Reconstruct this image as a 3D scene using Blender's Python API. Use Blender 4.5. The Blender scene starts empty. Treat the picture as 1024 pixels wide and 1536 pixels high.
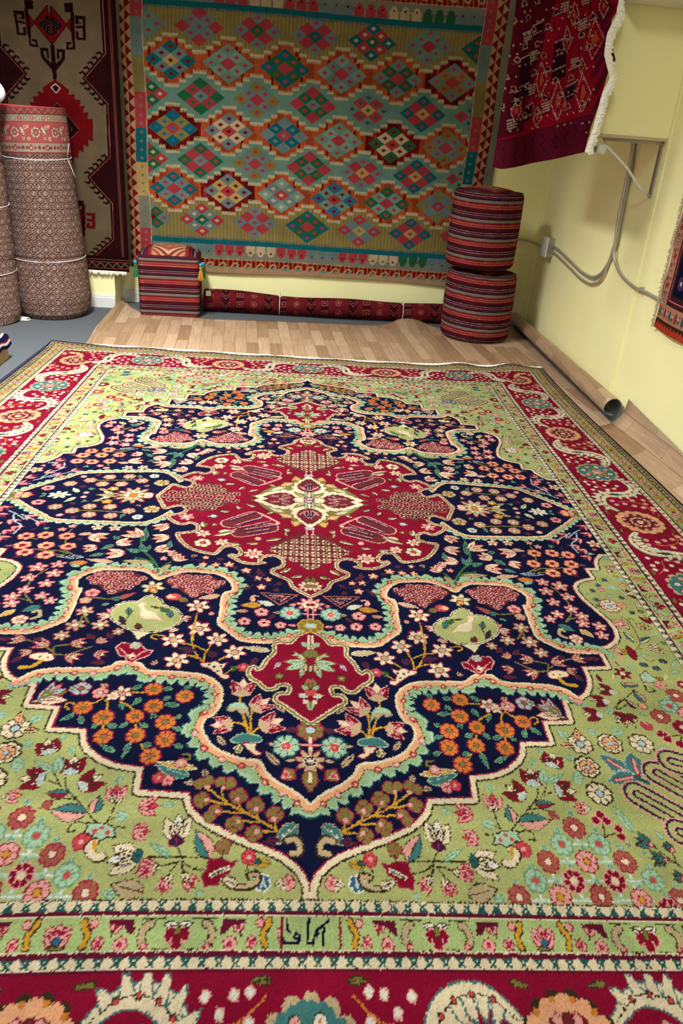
# Rug showroom: a hand-knotted carpet on loose wood-look vinyl, flat-weaves and rolls around it.
import bpy, math, random
import numpy as np
from mathutils import Vector, Matrix
CALW=[-0.03132, -0.06952, 0.04999, 0.02913, 0.05105, -0.03239, 0.07267, 0.03706, 0.06958, -0.19773, -0.03173, -0.0566, -0.12011, 0.14526, 0.13551, 0.06238, 0.01624, 0.09432, -0.20861, -0.21317, -0.02563, 0.15472]
CAMF=1159.839
CAM=[-0.08225, -2.45226, 1.2]
RX=[0.996535, -0.046, 0.069302]
UP=[-0.041263, 0.450024, 0.892062]
FW=[0.072222, 0.891831, -0.446567]
OPS='''
P|0,1465,2,1441,13,1419,30,1404,53,1389,85,1376,119,1364,153,1351,188,1335,217,1317,233,1299,243,1272,339,1266,343,1214,395,1206,428,1191,456,1169,469,1151,479,1118,548,1113,548,1053,613,1046,616,981,654,973,682,951,700,921,706,891,705,857,772,850,770,775,801,765,828,743,840,724,846,691,841,653,820,600,802,552,795,510,798,483,814,459,837,443,871,430,867,376,905,372,910,340,925,308,946,283,1000,277,1000,-40,-20,-40,-20,1465|N|-|0|0
D|0,1465,2,1441,13,1419,30,1404,53,1389,85,1376,119,1364,153,1351,188,1335,217,1317,233,1299,243,1272,339,1266,343,1214,395,1206,428,1191,456,1169,469,1151,479,1118,548,1113,548,1053,613,1046,616,981,654,973,682,951,700,921,706,891,705,857,772,850,770,775,801,765,828,743,840,724,846,691,841,653,820,600,802,552,795,510,798,483,814,459,837,443,871,430,867,376,905,372,910,340,925,308,946,283,1000,277|1|edge
D|0,1289,14,1275,40,1257,68,1241,91,1219,99,1203,112,1192,143,1188,177,1176,205,1160,223,1137,235,1114,232,1090,218,1077,207,1058,202,1027,205,995,218,973,240,954,275,942,339,937,382,934,407,912,431,902,445,903,462,906,474,919,495,928,542,927,596,929,632,938,649,951,659,964|1|rib
D|28,795,54,813,84,824,128,828,181,821,215,788,245,752,246,699,246,614,223,595,224,574,238,543,266,518,307,510,357,509,395,528,428,553,459,522,487,506,538,505,584,505,615,524,635,552,627,594,615,601,613,667,613,740,640,773,690,803,761,802|-1|rib
D|470,132,485,159,519,196,557,203,644,197,737,189,797,177,829,145,896,78,944,24,966,12|1|ribs
L|23,1333,68,1373|35|E|S|-
R|41,1344|3|W|W|-|4
R|52,1355|3|W|W|-|4
S|46,1365,28,1360,19,1371,20,1387,37,1389|K|15|1
S|44,1365,28,1362,20,1373,21,1385,35,1388|S|10|1
S|62,1347,102,1324,130,1310,166,1291,192,1272,211,1259|Y|4|1
S|123,1312,157,1311,184,1310|Y|4|1
S|98,1329,118,1329,138,1328|Y|4|1
S|64,1348,84,1348,100,1348|Y|4|1
S|102,1324,106,1311,107,1302|Y|4|1
S|66,1342,70,1329,71,1322|Y|4|1
S|133,1308,141,1296,146,1283|Y|4|1
S|166,1291,176,1276,178,1258|Y|4|1
S|162,1295,183,1291,204,1286|Y|4|1
R|70,1314|19|V|V|r|4
R|109,1297|20|V|V|r|4
R|144,1277|20|V|V|r|4
R|165,1249|16|V|V|r|4
R|183,1246|13|V|V|r|4
R|208,1244|14|V|V|r|4
R|224,1251|14|V|V|r|4
R|215,1286|18|V|V|r|4
R|186,1308|15|V|V|r|4
R|195,1320|14|V|V|r|4
R|146,1335|19|V|V|r|4
R|108,1352|18|V|V|r|4
R|71,1323|5|P|P|-|4
R|107,1303|5|P|P|-|4
R|146,1284|5|P|P|-|4
R|176,1259|5|P|P|-|4
R|207,1258|5|P|P|-|4
R|205,1286|5|P|P|-|4
R|181,1310|5|P|P|-|4
R|140,1329|5|P|P|-|4
R|102,1348|5|P|P|-|4
L|234,1250,259,1248|16|S|D|-
L|214,1237,221,1214|16|S|D|-
L|57,1364,89,1367|16|D|M|-
L|247,1234,319,1209|31|E|T|-
L|233,1217,323,1200|18|Y|I|-
R|269,1203|13|P|I|r|5
R|288,1244|14|P|F|r|5
R|307,1238|14|F|P|r|5
S|267,1181,254,1183,252,1194,264,1193|V|4|1
S|1,776,1,790|P|4|1
R|2,1111|31|V|L|r|8
S|2,1132,2,1152,2,1173|r|8|0
S|2,1132,2,1152,2,1173|I|3|0
S|-13,1153,9,1152,29,1151|r|7|0
S|-13,1153,9,1152,29,1151|P|3|0
R|53,1156|32|T|F|e|8
R|53,1156|13|F|P|I|8
X|2,1193|34|S|I|r|8
R|2,1193|14|D|I|I|6
L|2,1214,2,1265|32|V|r|-
S|2,1222,2,1243|I|3|0
L|75,1153,100,1151|11|S|D|-
L|28,1110,64,1114|13|D|M|-
L|31,1191,56,1194|12|S|D|-
P|32,1215,55,1210,62,1234,54,1240,32,1237|V|r|3|0
P|50,1216,60,1234,40,1233|F|P|2|0
L|64,1207,101,1167|18|S|D|-
L|56,1063,89,1036|16|S|D|-
L|182,1160,207,1128|17|S|D|-
S|131,1128,134,1091,132,1042|Y|5|1
S|129,1124,121,1115,108,1102|Y|5|1
S|137,1123,150,1080,157,1060|Y|5|1
S|140,1109,154,1099,178,1094|Y|5|1
S|163,1040,164,1024,164,1014|Y|5|1
P|137,1086,141,1059,155,1038,179,1040,192,1059,176,1065,169,1060,156,1073,149,1068|S|e|3|1
P|142,1056,155,1038,178,1039,188,1051,158,1053|T|-|0|1
T|161,1018,160,955|54|R|I|P
L|161,1018,161,994|41|S|P|-
T|133,1059,93,1018|51|R|I|P
L|133,1059,117,1043|38|S|P|-
T|113,1108,59,1080|55|R|I|P
L|113,1108,92,1097|42|S|P|-
T|173,1098,222,1105|52|R|I|P
L|173,1098,192,1101|39|S|P|-
P|105,1139,116,1130,144,1125,163,1132,172,1148,146,1151,124,1149,107,1147|E|T|3|1
P|116,1152,135,1150,146,1152,134,1168,114,1182,104,1175,119,1166|I|r|3|1
L|145,1167,167,1166|22|V|I|-
L|150,1171,153,1154|11|V|I|-
L|102,856,175,844|22|S|I|-
S|263,906,261,870,253,845,246,829|Y|4|1
S|261,906,284,874,301,822,296,781|Y|4|1
S|264,860,297,841,327,836|Y|4|1
S|269,894,296,882,322,881|Y|4|1
S|210,879,226,897|Y|4|1
S|369,809,396,804,400,814,389,821|Y|4|1
X|190,865|31|I|S|r|6
X|238,816|31|I|S|r|6
X|288,770|30|I|S|r|6
X|346,823|32|I|S|r|6
X|326,900|33|I|S|r|6
L|286,865,330,855|20|D|M|-
L|236,884,255,864|22|D|M|-
L|133,885,148,908|17|D|M|-
L|180,930,194,917|25|Q|K|-
R|164,920|16|F|P|r|5
S|191,929,208,945|Y|3|1
P|205,904,220,910,234,899,246,906,268,906,265,919,244,927,229,941,209,962,194,959,196,946,210,946,216,927,209,919|I|r|3|0
R|219,918|4|D|D|-|4
R|234,920|4|D|D|-|4
R|224,935|4|D|D|-|4
R|247,913|4|D|D|-|4
L|338,778,368,791|16|I|r|-
P|0,775,28,795,49,827,84,828,85,863,103,893,114,922,130,933,141,923,144,938,137,953,120,965,102,985,86,981,83,973,62,968,46,975,44,994,51,1010,71,1011,75,1024,56,1038,29,1062,0,1086,-30,1086,-30,775|R|-|0|0
D|0,775,28,795,49,827,84,828,85,863,103,893,114,922,130,933,141,923,144,938,137,953,120,965,102,985,86,981,83,973,62,968,46,975,44,994,51,1010,71,1011,75,1024,56,1038,29,1062,0,1086|1|med
S|5,789,5,843|I|4|0
L|5,836,25,815|19|T|V|-
L|6,877,5,843|30|V|Q|-
L|10,893,69,895|21|T|V|-
L|10,890,44,853|13|I|V|-
L|14,898,64,925|24|T|V|-
L|14,905,26,951|18|T|V|-
L|6,929,6,893|29|S|K|-
R|5,902|6|M|M|-|4
L|5,985,5,946|24|V|K|-
R|5,959|5|F|I|-|4
L|6,991,22,973|16|T|V|-
L|6,1012,30,1006|16|L|I|-
L|6,1023,15,1033|14|L|I|-
R|4,999|10|F|P|-|5
L|2,1028,2,1056|17|T|V|-
R|76,947|12|V|S|K|5
L|75,895,91,924|15|L|r|-
L|29,867,48,869|9|T|V|-
R|289,1020|22|O|V|r|8
R|362,999|22|O|V|r|8
R|386,1082|21|O|V|r|8
R|451,1085|24|O|V|r|8
R|500,1057|22|O|V|r|8
R|374,1134|22|O|V|r|8
R|439,1137|22|O|V|r|8
R|319,1097|24|O|V|r|8
R|311,1142|23|O|V|r|8
R|352,1051|23|O|V|r|8
R|333,1187|23|O|V|r|8
R|311,1146|21|O|V|r|8
L|284,984,292,1002|14|e|t|-
L|320,996,343,998|14|e|t|-
L|297,1048,333,1045|14|e|t|-
L|321,1020,335,1035|14|e|t|-
L|282,1120,303,1110|13|e|t|-
L|271,1165,292,1156|13|e|t|-
L|287,1078,303,1086|13|e|t|-
L|344,1074,351,1088|14|e|t|-
L|336,1160,359,1157|13|e|t|-
L|353,1112,374,1101|13|e|t|-
L|425,1038,415,1066|14|e|t|-
L|512,1073,537,1097|14|e|t|-
L|396,1100,413,1114|13|e|t|-
L|417,1113,443,1103|13|e|t|-
L|457,1103,470,1117|13|e|t|-
L|380,1151,389,1194|13|e|t|-
L|406,1178,441,1157|13|e|t|-
L|385,1026,397,1049|14|e|t|-
L|389,986,414,1003|14|e|t|-
L|490,1104,501,1079|13|e|t|-
S|378,1011,395,1010,413,1011|Y|4|1
S|425,1039,406,1051,391,1066|Y|4|1
S|459,1032,451,1048,449,1063|Y|4|1
S|465,1029,477,1041,491,1045|Y|4|1
S|447,1106,444,1121|Y|4|1
S|380,1106,377,1117|Y|4|1
S|358,1157,347,1174|Y|3|1
S|519,1048,532,1042,539,1052,527,1063|Y|4|1
X|429,1013|26|I|P|r|6
R|427,1010|4|V|V|-|4
X|447,1022|16|I|P|r|5
R|475,1012|19|P|I|r|5
L|463,995,482,982|17|S|r|-
R|519,999|23|L|V|r|5
L|531,1001,545,994|21|V|L|-
T|599,1033,542,1005|61|I|V|r
T|587,1018,561,982|37|L|P|r
L|575,1003,599,1033|29|V|L|-
L|591,1034,616,1042|10|S|D|-
X|584,707|25|S|I|r|6
X|533,765|24|S|I|r|6
X|592,767|27|S|I|r|6
X|612,809|22|S|I|r|6
X|484,793|17|S|I|r|6
S|531,852,557,869,583,883,610,881|V|4|1
S|579,729,562,759,583,729,583,757|V|4|1
S|610,881,617,854,593,847,556,837|V|4|1
S|612,874,646,846,677,830,715,822|V|4|1
T|525,839,505,818|27|S|I|r
T|521,874,491,889|27|S|I|r
T|586,841,543,838|27|S|I|r
T|583,885,544,903|26|S|I|r
T|627,850,672,834|27|S|I|r
T|687,826,729,821|27|S|I|r
T|661,870,690,880|27|S|I|r
L|533,822,556,804|15|D|M|-
L|489,910,521,911|15|D|M|-
L|675,893,695,910|15|D|M|-
L|719,824,751,821|15|D|M|-
L|494,819,508,798|15|D|M|-
L|652,826,671,821|15|D|M|-
L|741,822,764,820|15|D|M|-
P|608,886,629,875,658,879,658,895,638,902,619,908,606,901|I|r|3|1
S|631,906,644,925,668,928|Y|11|1
R|620,893|4|F|F|-|4
R|637,890|4|V|V|-|4
P|397,790,456,785,444,807,432,827,424,815|I|K|3|0
P|432,630,454,643,460,661,491,663,511,680,521,712,509,742,483,766,452,786,401,792,380,785,359,773,340,750,340,721,362,691,393,675,403,654|G|I|9|1
P|432,630,454,643,460,661,491,663,511,680,521,712,509,742,483,766,452,786,401,792,380,785,359,773,340,750,340,721,362,691,393,675,403,654|-|K|2|1
P|381,750,411,709,432,698,442,678,437,669,453,664,459,677,448,701,446,726,429,739,406,739|I|S|4|1
L|365,733,380,688|19|E|K|-
L|378,710,402,682|19|Q|K|-
L|400,690,430,680|11|M|K|-
L|473,724,482,682|17|E|K|-
S|466,703,475,738,474,767|K|3|1
L|476,766,495,722|17|D|K|-
L|436,784,447,755|20|M|K|-
T|518,720,551,737|29|I|P|r
T|338,728,312,738|28|I|P|r
L|518,713,534,693|12|P|r|-
X|435,590|33|I|C|V|6
R|433,604|13|O|I|K|4
P|406,862,421,841,468,838,477,856,462,885,449,889,441,905,428,913,420,901,407,893,393,884,388,866|R|P|4|0
R|433,847|16|T|P|r|6
S|399,865,413,874,430,900,452,874,468,857|P|3|1
X|434,884|10|I|K|-|4
P|241,568,280,528,326,520,371,519,410,557,370,594,321,633,281,604|M|D|3|1
H|241,568,280,528,326,520,371,519,410,557,370,594,321,633,281,604|27|R|I|P
P|457,548,495,518,542,509,583,509,616,547,574,591,534,627,499,598|M|D|3|1
H|457,548,495,518,542,509,583,509,616,547,574,591,534,627,499,598|27|R|I|P
L|250,621,310,642|22|S|P|-
X|303,676|34|I|S|r|6
X|288,775|32|I|S|r|6
S|301,710,302,739,305,788,298,822|Y|4|1
S|300,717,312,712,309,727|D|4|1
L|334,657,368,635|24|V|K|-
R|371,636|18|F|P|r|5
R|383,635|13|C|I|r|5
R|265,709|9|S|P|r|5
L|519,652,473,617|20|U|r|-
L|507,653,533,643|24|E|K|-
S|527,650,551,649,581,642|V|5|1
R|586,621|21|P|F|r|5
R|594,657|17|S|P|r|5
X|6,651|37|P|R|r|8
R|6,651|21|I|R|r|6
S|7,680,7,711,7,736|r|7|0
S|7,680,7,711,7,736|P|3|0
S|-17,697,6,696,31,694|P|4|0
R|56,693|31|T|F|E|8
R|56,693|13|F|P|I|6
R|6,747|31|V|L|Y|8
L|82,694,103,694|16|S|D|-
L|38,655,61,654|14|P|r|-
L|37,749,64,747|14|P|r|-
P|36,606,141,602,85,657|N|U|5|0
P|59,615,116,612,85,643|N|P|3|0
P|73,620,101,619,86,635|N|U|3|0
L|102,661,148,642|22|I|L|-
L|135,661,193,666|28|Y|U|-
L|157,649,166,616|17|I|r|-
S|161,629,157,617,147,620|P|5|1
L|168,691,205,694|17|S|r|-
R|133,694|21|P|R|r|5
R|133,694|9|R|I|I|4
R|80,749|16|P|R|r|5
R|80,749|7|R|I|I|4
R|124,742|19|P|R|r|5
R|124,742|9|R|I|I|4
R|176,738|18|P|R|r|5
R|176,738|8|R|I|I|4
S|96,752,107,751|D|4|1
L|98,704,115,725|14|D|M|-
X|123,531|13|C|I|r|5
X|154,528|15|C|I|r|5
X|189,488|17|C|I|r|5
X|140,573|16|C|I|r|5
X|312,421|11|C|I|r|5
X|241,457|17|C|I|r|5
X|279,462|14|C|I|r|5
X|315,461|13|C|I|r|5
S|99,559,129,552,165,527,192,498|D|6|1
S|163,562,176,578,200,585|D|6|1
S|268,445,310,441,352,436|D|6|1
L|149,511,154,470|15|D|M|-
L|99,555,80,544|15|D|M|-
L|172,570,190,594|15|D|M|-
L|131,513,162,492|15|D|M|-
L|259,431,281,424|16|D|M|-
L|214,478,235,471|15|D|M|-
S|433,511,449,464,472,424,498,393,522,380|Q|6|1
S|449,464,479,443,511,434|Q|6|1
S|498,383,513,331,512,279|Q|7|1
S|433,511,424,476,409,454|Q|6|1
L|504,332,513,241|20|e|t|-
L|492,398,481,355|19|e|t|-
L|496,393,510,347|18|e|t|-
L|505,402,546,378|18|e|t|-
L|586,354,616,385|20|e|t|-
L|427,375,427,325|18|e|t|-
L|578,319,598,301|19|e|t|-
L|605,410,638,426|18|e|t|-
L|462,461,547,449|26|S|V|-
L|431,507,405,464|21|S|V|-
L|566,460,642,443|23|S|P|-
L|662,284,702,290|19|S|P|-
T|450,220,491,254|51|I|C|r
T|434,298,488,318|49|I|C|r
T|465,386,418,366|48|I|C|r
T|406,440,368,416|47|I|C|r
T|513,300,573,262|49|I|C|r
T|582,349,535,329|49|I|C|r
T|669,299,608,316|50|I|C|r
T|543,407,605,410|48|I|C|r
T|628,369,670,384|48|I|C|r
T|422,410,393,394|47|I|C|r
X|604,247|21|I|S|r|5
X|656,242|20|I|S|r|5
X|728,234|14|P|S|r|5
X|753,256|14|P|S|r|5
X|432,433|13|P|S|r|5
X|458,219|13|P|S|r|5
S|700,410,726,393,758,390,798,381|V|5|1
S|727,256,730,298,719,360|V|5|1
S|676,422,702,400,734,363|V|5|1
S|805,320,831,308|V|5|1
S|708,419,746,415,778,430|V|5|1
R|729,300|25|C|R|r|6
R|789,293|25|C|R|r|6
R|840,298|25|C|R|r|6
R|709,366|24|C|R|r|6
R|770,359|25|C|R|r|6
R|833,356|26|C|R|r|6
R|756,416|26|C|R|r|6
R|814,400|24|C|R|r|6
L|652,432,724,427|19|D|L|-
L|634,464,686,463|27|O|U|-
L|649,485,679,473|18|T|E|-
L|850,358,884,360|13|U|D|-
L|814,413,834,434|13|D|M|-
S|721,668,750,623,755,574,747,532,728,495|V|5|1
S|729,660,757,646,780,647|V|4|1
X|709,471|23|P|I|r|5
X|757,487|28|P|I|r|5
X|706,521|25|P|I|r|5
X|712,574|23|P|I|r|5
X|764,543|24|P|I|r|5
X|755,604|23|P|I|r|5
X|707,635|21|P|I|r|5
X|679,659|19|P|I|r|5
X|776,638|23|P|I|r|5
X|768,671|22|P|I|r|5
X|812,679|22|P|I|r|5
X|805,720|22|P|I|r|5
L|694,682,735,709|29|E|K|-
S|704,711,694,704,685,727,700,740|S|9|1
L|749,699,779,732|22|Y|I|-
R|726,743|21|I|P|r|5
T|973,86,937,116|25|P|D|r
T|967,139,932,168|24|P|D|r
T|920,184,886,212|24|P|D|r
T|896,230,863,257|23|P|D|r
T|881,154,847,183|24|P|D|r
T|913,297,880,323|23|P|D|r
T|913,255,880,282|23|P|D|r
T|839,198,806,226|24|P|D|r
S|876,185,913,141,937,122|L|4|1
S|917,147,901,193,873,229,878,282|L|4|1
S|893,149,837,200|L|4|1
X|953,216|27|I|Y|r|5
L|899,285,939,281|14|L|K|-
X|594,7|63|S|C|r|10
X|594,7|38|I|O|V|8
L|659,0,698,39|21|I|V|-
R|657,-44|19|Y|I|K|5
R|698,-38|23|Y|C|K|5
R|668,52|19|Y|I|K|5
L|638,14,720,-2|15|S|V|-
L|530,7,566,9|29|I|r|-
L|681,34,718,55|19|S|K|-
L|724,-15,766,-13|28|T|K|-
L|771,-33,804,-63|26|I|Q|-
L|770,18,798,59|21|I|Q|-
X|826,-6|37|I|Y|L|8
L|796,-10,831,-27|25|P|r|-
R|587,124|23|S|I|r|6
R|650,93|23|S|I|r|6
R|712,92|23|S|I|r|6
R|814,93|23|S|I|r|6
R|757,123|23|S|I|r|6
R|635,160|23|S|I|r|6
R|700,153|23|S|I|r|6
S|600,135,660,126,743,121|V|5|1
R|518,108|30|S|Y|K|5
R|873,57|22|P|D|r|5
R|552,167|17|L|N|I|5
L|597,147,603,175|14|e|t|-
R|786,155|12|P|I|r|5
R|940,-15|46|C|Y|r|8
X|965,10|32|S|V|K|6
L|905,-22,941,-78|26|P|r|-
P|0,621,26,599,55,571,68,536,96,516,117,496,117,473,91,452,87,428,98,408,119,401,141,414,145,430,130,439,140,447,170,454,201,449,228,430,249,408,242,394,221,396,220,376,235,355,261,357,274,386,288,404,326,396,371,371,405,322,421,273,398,264,366,251,364,224,383,207,404,220,428,211,462,173,461,144,429,130,415,108,427,82,447,86,479,106,498,68,523,0,523,-20,-20,-20,-20,621|R|-|0|0
D|0,621,26,599,55,571,68,536,96,516,117,496,117,473,91,452,87,428,98,408,119,401,141,414,145,430,130,439,140,447,170,454,201,449,228,430,249,408,242,394,221,396,220,376,235,355,261,357,274,386,288,404,326,396,371,371,405,322,421,273,398,264,366,251,364,224,383,207,404,220,428,211,462,173,461,144,429,130,415,108,427,82,447,86,479,106,498,68,523,0|1|med
P|3,477,74,399,138,349,63,268,5,235,2,353|M|-|0|0
G|5,235,3,477,138,349|I
P|237,14,291,65,360,126,426,69,488,19,360,34|M|-|0|0
H|237,14,291,69,359,135,425,79,494,19,494,-20,237,-20|36|m|I|S
S|132,217,222,258|P|62|0
S|190,135,259,196|P|63|0
S|132,217,222,258|M|54|0
S|190,135,259,196|M|56|0
S|112,202,208,242|D|7|0
S|115,194,209,234|P|3|0
S|129,177,230,231|D|7|0
S|132,169,230,224|P|3|0
S|157,152,247,219|D|7|0
S|160,143,247,211|P|3|0
S|186,117,261,180|D|8|0
S|189,109,261,172|P|3|0
S|126,231,201,263|D|7|0
S|129,223,202,256|P|3|0
S|102,179,136,145,170,114|P|8|0
R|107,186|7|I|R|P|6
L|290,256,238,251|26|I|P|-
X|172,390|33|P|I|r|8
X|174,388|34|I|P|r|8
R|331,332|29|I|F|K|6
X|274,325|25|I|C|r|6
X|337,272|26|I|C|r|6
X|402,159|29|P|I|r|6
L|92,284,145,308|19|V|K|I
L|160,324,201,327|18|V|K|I
L|215,336,255,327|18|V|K|I
L|244,253,307,288|25|V|K|I
L|266,112,304,107|20|V|K|I
L|336,227,347,186|25|V|K|I
L|230,91,250,64|18|V|K|I
L|58,464,94,496|19|V|K|I
L|22,502,61,517|18|V|K|I
L|179,71,222,47|15|V|K|I
L|179,-20,210,-30|18|V|K|I
L|234,-33,259,-42|18|V|K|I
L|64,232,84,219|25|V|K|I
L|300,144,339,152|21|V|K|I
L|120,90,147,124|18|V|K|I
L|74,270,83,230|11|S|K|-
R|317,148|13|L|S|K|5
R|9,558|19|L|V|K|6
X|9,558|30|I|V|r|8
L|9,541,9,505|20|V|K|-
S|10,254,10,220|P|3|0
R|5,209|14|L|P|D|6
L|60,157,42,205|15|C|Y|-
P|5,194,19,178,29,186,44,201,53,167,67,138,93,149,99,118,133,99,162,65,180,33,215,12,4,13,-2,189|V|K|3|0
L|61,138,105,111|27|C|V|-
L|40,163,52,200|21|C|Y|-
L|84,102,139,73|22|I|V|-
L|107,76,151,60|16|T|V|-
L|7,21,198,16|119|I|K|-
L|5,26,5,205|116|I|K|-
L|48,17,165,15|78|M|r|-
L|6,62,5,183|76|M|r|-
L|87,18,142,24|10|D|P|-
L|65,20,110,-3|10|D|P|-
L|98,29,64,44|10|D|P|-
L|5,80,5,138|27|D|P|-
L|14,85,35,118|13|R|P|-
L|5,13,63,74|30|V|I|-
L|10,25,15,79|14|T|V|-
L|15,25,48,46|13|I|V|-
R|4,11|20|D|P|I|8
R|39,1438|14|P|F|r|4
L|47,1435,65,1443|15|I|K|-
L|45,1449,52,1443|12|I|K|-
R|86,1438|16|B|L|W|6
S|115,1411,117,1425,110,1434|K|3|1
S|109,1425,97,1423,93,1433,103,1444,124,1447,143,1443|K|12|1
S|109,1427,98,1425,95,1433,105,1442,125,1445,143,1442|S|7|1
L|128,1444,163,1431|19|I|K|-
P|135,1402,147,1406,163,1398,187,1401,185,1414,194,1429,188,1444,165,1442,159,1429,147,1423,143,1412|R|r|4|0
S|151,1415,165,1420,178,1426|I|8|1
S|153,1416,165,1421,177,1426|e|3|1
L|71,1406,114,1405|18|Y|V|-
L|87,1403,109,1405|11|e|K|-
R|114,1396|15|F|P|r|6
R|163,1377|16|V|U|r|3
S|162,1386,162,1400|K|3|1
L|184,1398,217,1346|35|P|K|E
T|250,1366,254,1314|63|I|W|K
L|248,1378,252,1354|30|D|r|-
S|244,1381,235,1397,232,1414|K|3|1
S|187,1398,212,1397,245,1396,297,1396|K|3|1
S|193,1418,213,1415,232,1404|K|3|1
L|255,1395,298,1370|14|T|t|-
L|187,1456,204,1456|11|T|t|-
L|264,1297,291,1297|14|T|t|-
T|222,1429,203,1449|29|P|F|r
T|255,1431,259,1458|32|P|F|r
T|275,1415,309,1415|31|P|F|r
L|228,1420,217,1440|15|I|K|-
L|251,1425,253,1441|16|I|K|-
L|273,1407,280,1422|16|I|K|-
S|234,1404,228,1423|K|3|1
S|240,1404,253,1425|K|3|1
S|243,1405,271,1412|K|3|1
T|333,1301,290,1299|38|P|F|r
T|333,1350,299,1350|37|P|F|r
T|377,1292,383,1251|42|P|F|r
L|377,1294,388,1276|15|I|K|-
L|375,1294,368,1278|14|I|K|-
L|387,1251,374,1229|14|t|T|-
S|377,1294,379,1315,383,1332|K|3|1
L|371,1324,346,1316|24|T|t|-
S|372,1323,383,1332|K|2|1
P|359,1361,367,1347,364,1343,383,1334,417,1332,415,1344,418,1354,406,1354,387,1368,376,1360|T|K|3|0
R|376,1352|5|F|F|-|4
R|389,1342|5|F|F|-|4
R|400,1349|5|F|F|-|4
S|420,1334,435,1330,446,1338,446,1350,436,1348|K|3|1
R|418,1368|17|F|P|r|5
S|394,1369,403,1377,394,1391,383,1397,374,1396|K|17|1
S|394,1369,402,1377,394,1390,383,1396,375,1395|I|12|1
S|394,1369,391,1380|Y|8|0
S|347,1342,364,1341|K|3|1
T|452,1262,414,1229|54|R|I|K
L|452,1262,439,1250|27|L|I|-
T|478,1232,481,1183|62|R|I|K
L|478,1232,479,1215|31|L|I|-
T|531,1182,547,1142|64|R|I|K
L|531,1182,536,1168|32|L|I|-
T|521,1240,569,1239|62|R|I|K
L|521,1240,538,1239|31|L|I|-
S|404,1330,432,1303,456,1280,475,1261,485,1237|K|3|1
S|487,1256,502,1236,516,1208|K|3|1
S|454,1286,476,1283,495,1288|K|3|1
S|495,1252,512,1244|K|3|1
L|412,1314,409,1277|28|E|K|P
L|424,1315,493,1307|38|E|K|P
L|467,1274,511,1271|21|E|K|r
L|491,1290,511,1303|21|U|r|-
L|500,1225,514,1183|21|T|t|-
L|507,1224,556,1196|16|T|t|-
L|489,1184,493,1158|15|T|t|-
L|522,1148,514,1130|13|T|t|-
T|579,1279,549,1275|32|P|C|r
L|579,1284,574,1272|16|I|K|-
R|612,1176|30|I|L|K|8
R|616,1242|30|I|L|K|8
L|579,1217,589,1188|24|T|t|-
L|574,1163,586,1149|21|T|t|-
L|317,1388,319,1406|26|e|r|-
T|312,1395,367,1402|62|I|W|K
L|304,1393,325,1394|29|e|D|-
T|291,1417,313,1412|23|P|F|r
L|290,1454,349,1441|34|S|K|-
L|335,1461,360,1452|16|T|t|-
S|533,1330,537,1395,541,1453|T|9|0
S|533,1330,537,1395,541,1453|W|3|0
S|498,1355,500,1389,505,1458|T|9|0
S|498,1355,500,1389,505,1458|W|3|0
S|460,1390,463,1423,466,1451|T|8|0
S|460,1390,463,1423,466,1451|W|3|0
S|425,1425,426,1459|T|8|0
S|425,1425,426,1459|W|3|0
S|574,1353,580,1403,579,1456|T|9|0
S|574,1353,580,1403,579,1456|W|3|0
S|613,1386,611,1437,613,1454|T|8|0
S|613,1386,611,1437,613,1454|W|3|0
S|498,1356,545,1354,574,1354|T|8|0
S|498,1356,545,1354,574,1354|W|2|0
S|460,1391,536,1388,613,1386|T|8|0
S|460,1391,536,1388,613,1386|W|2|0
S|425,1426,499,1424,637,1421|T|8|0
S|425,1426,499,1424,637,1421|W|2|0
S|391,1460,508,1457,635,1455|T|8|0
S|391,1460,508,1457,635,1455|W|2|0
L|538,1298,536,1281|15|t|T|-
R|535,1321|24|U|I|r|8
L|500,1335,498,1318|14|t|T|-
R|498,1356|24|T|F|t|8
L|578,1332,577,1315|14|t|T|-
R|574,1353|24|T|F|t|8
L|462,1370,460,1355|14|t|T|-
R|460,1390|23|U|I|r|8
L|539,1368,538,1352|14|t|T|-
R|537,1388|23|P|Y|r|8
L|617,1366,616,1350|14|t|T|-
R|613,1386|23|U|I|r|8
L|426,1407,424,1392|14|t|T|-
R|425,1425|23|T|F|t|8
L|501,1405,500,1390|14|t|T|-
R|499,1424|23|R|I|P|8
L|581,1403,580,1388|14|t|T|-
R|578,1422|23|R|I|P|8
L|387,1436,384,1422|13|t|T|-
R|386,1454|22|U|I|r|8
L|465,1434,463,1420|13|t|T|-
R|464,1452|22|P|Y|r|8
L|543,1433,542,1418|14|t|T|-
R|541,1450|22|U|I|r|8
L|620,1437,619,1423|13|t|T|-
R|616,1454|21|P|Y|r|8
L|657,1401,657,1386|13|t|T|-
R|653,1419|22|T|F|t|8
L|692,1435,692,1422|13|t|T|-
R|688,1453|21|U|I|r|8
R|738,1418|22|R|I|P|8
L|665,1451,665,1438|13|t|T|-
R|661,1468|21|R|I|P|8
T|680,1351,650,1336|36|E|B|K
R|680,1351|7|P|W|r|6
T|717,1361,705,1346|29|E|B|K
R|717,1361|6|P|W|r|6
T|696,1381,663,1377|28|E|B|K
R|696,1381|6|P|W|r|6
T|713,1416,694,1406|27|E|B|K
R|713,1416|6|P|W|r|6
S|684,1354,700,1374,716,1388,726,1400|K|3|1
S|715,1366,715,1384|K|2|1
S|699,1381,714,1387|K|2|1
R|586,1304|11|R|R|P|4
R|599,1291|11|R|R|P|4
R|608,1304|11|R|R|P|4
R|626,1320|10|R|R|P|4
R|626,1337|10|R|R|P|4
S|596,1312,595,1328,592,1338|K|3|1
S|592,1338,604,1333,615,1330|K|3|1
L|656,1330,633,1267|21|T|t|-
L|632,1347,638,1357|14|V|T|-
L|610,1351,612,1364|14|t|T|-
L|709,1340,700,1319|12|T|t|-
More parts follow.
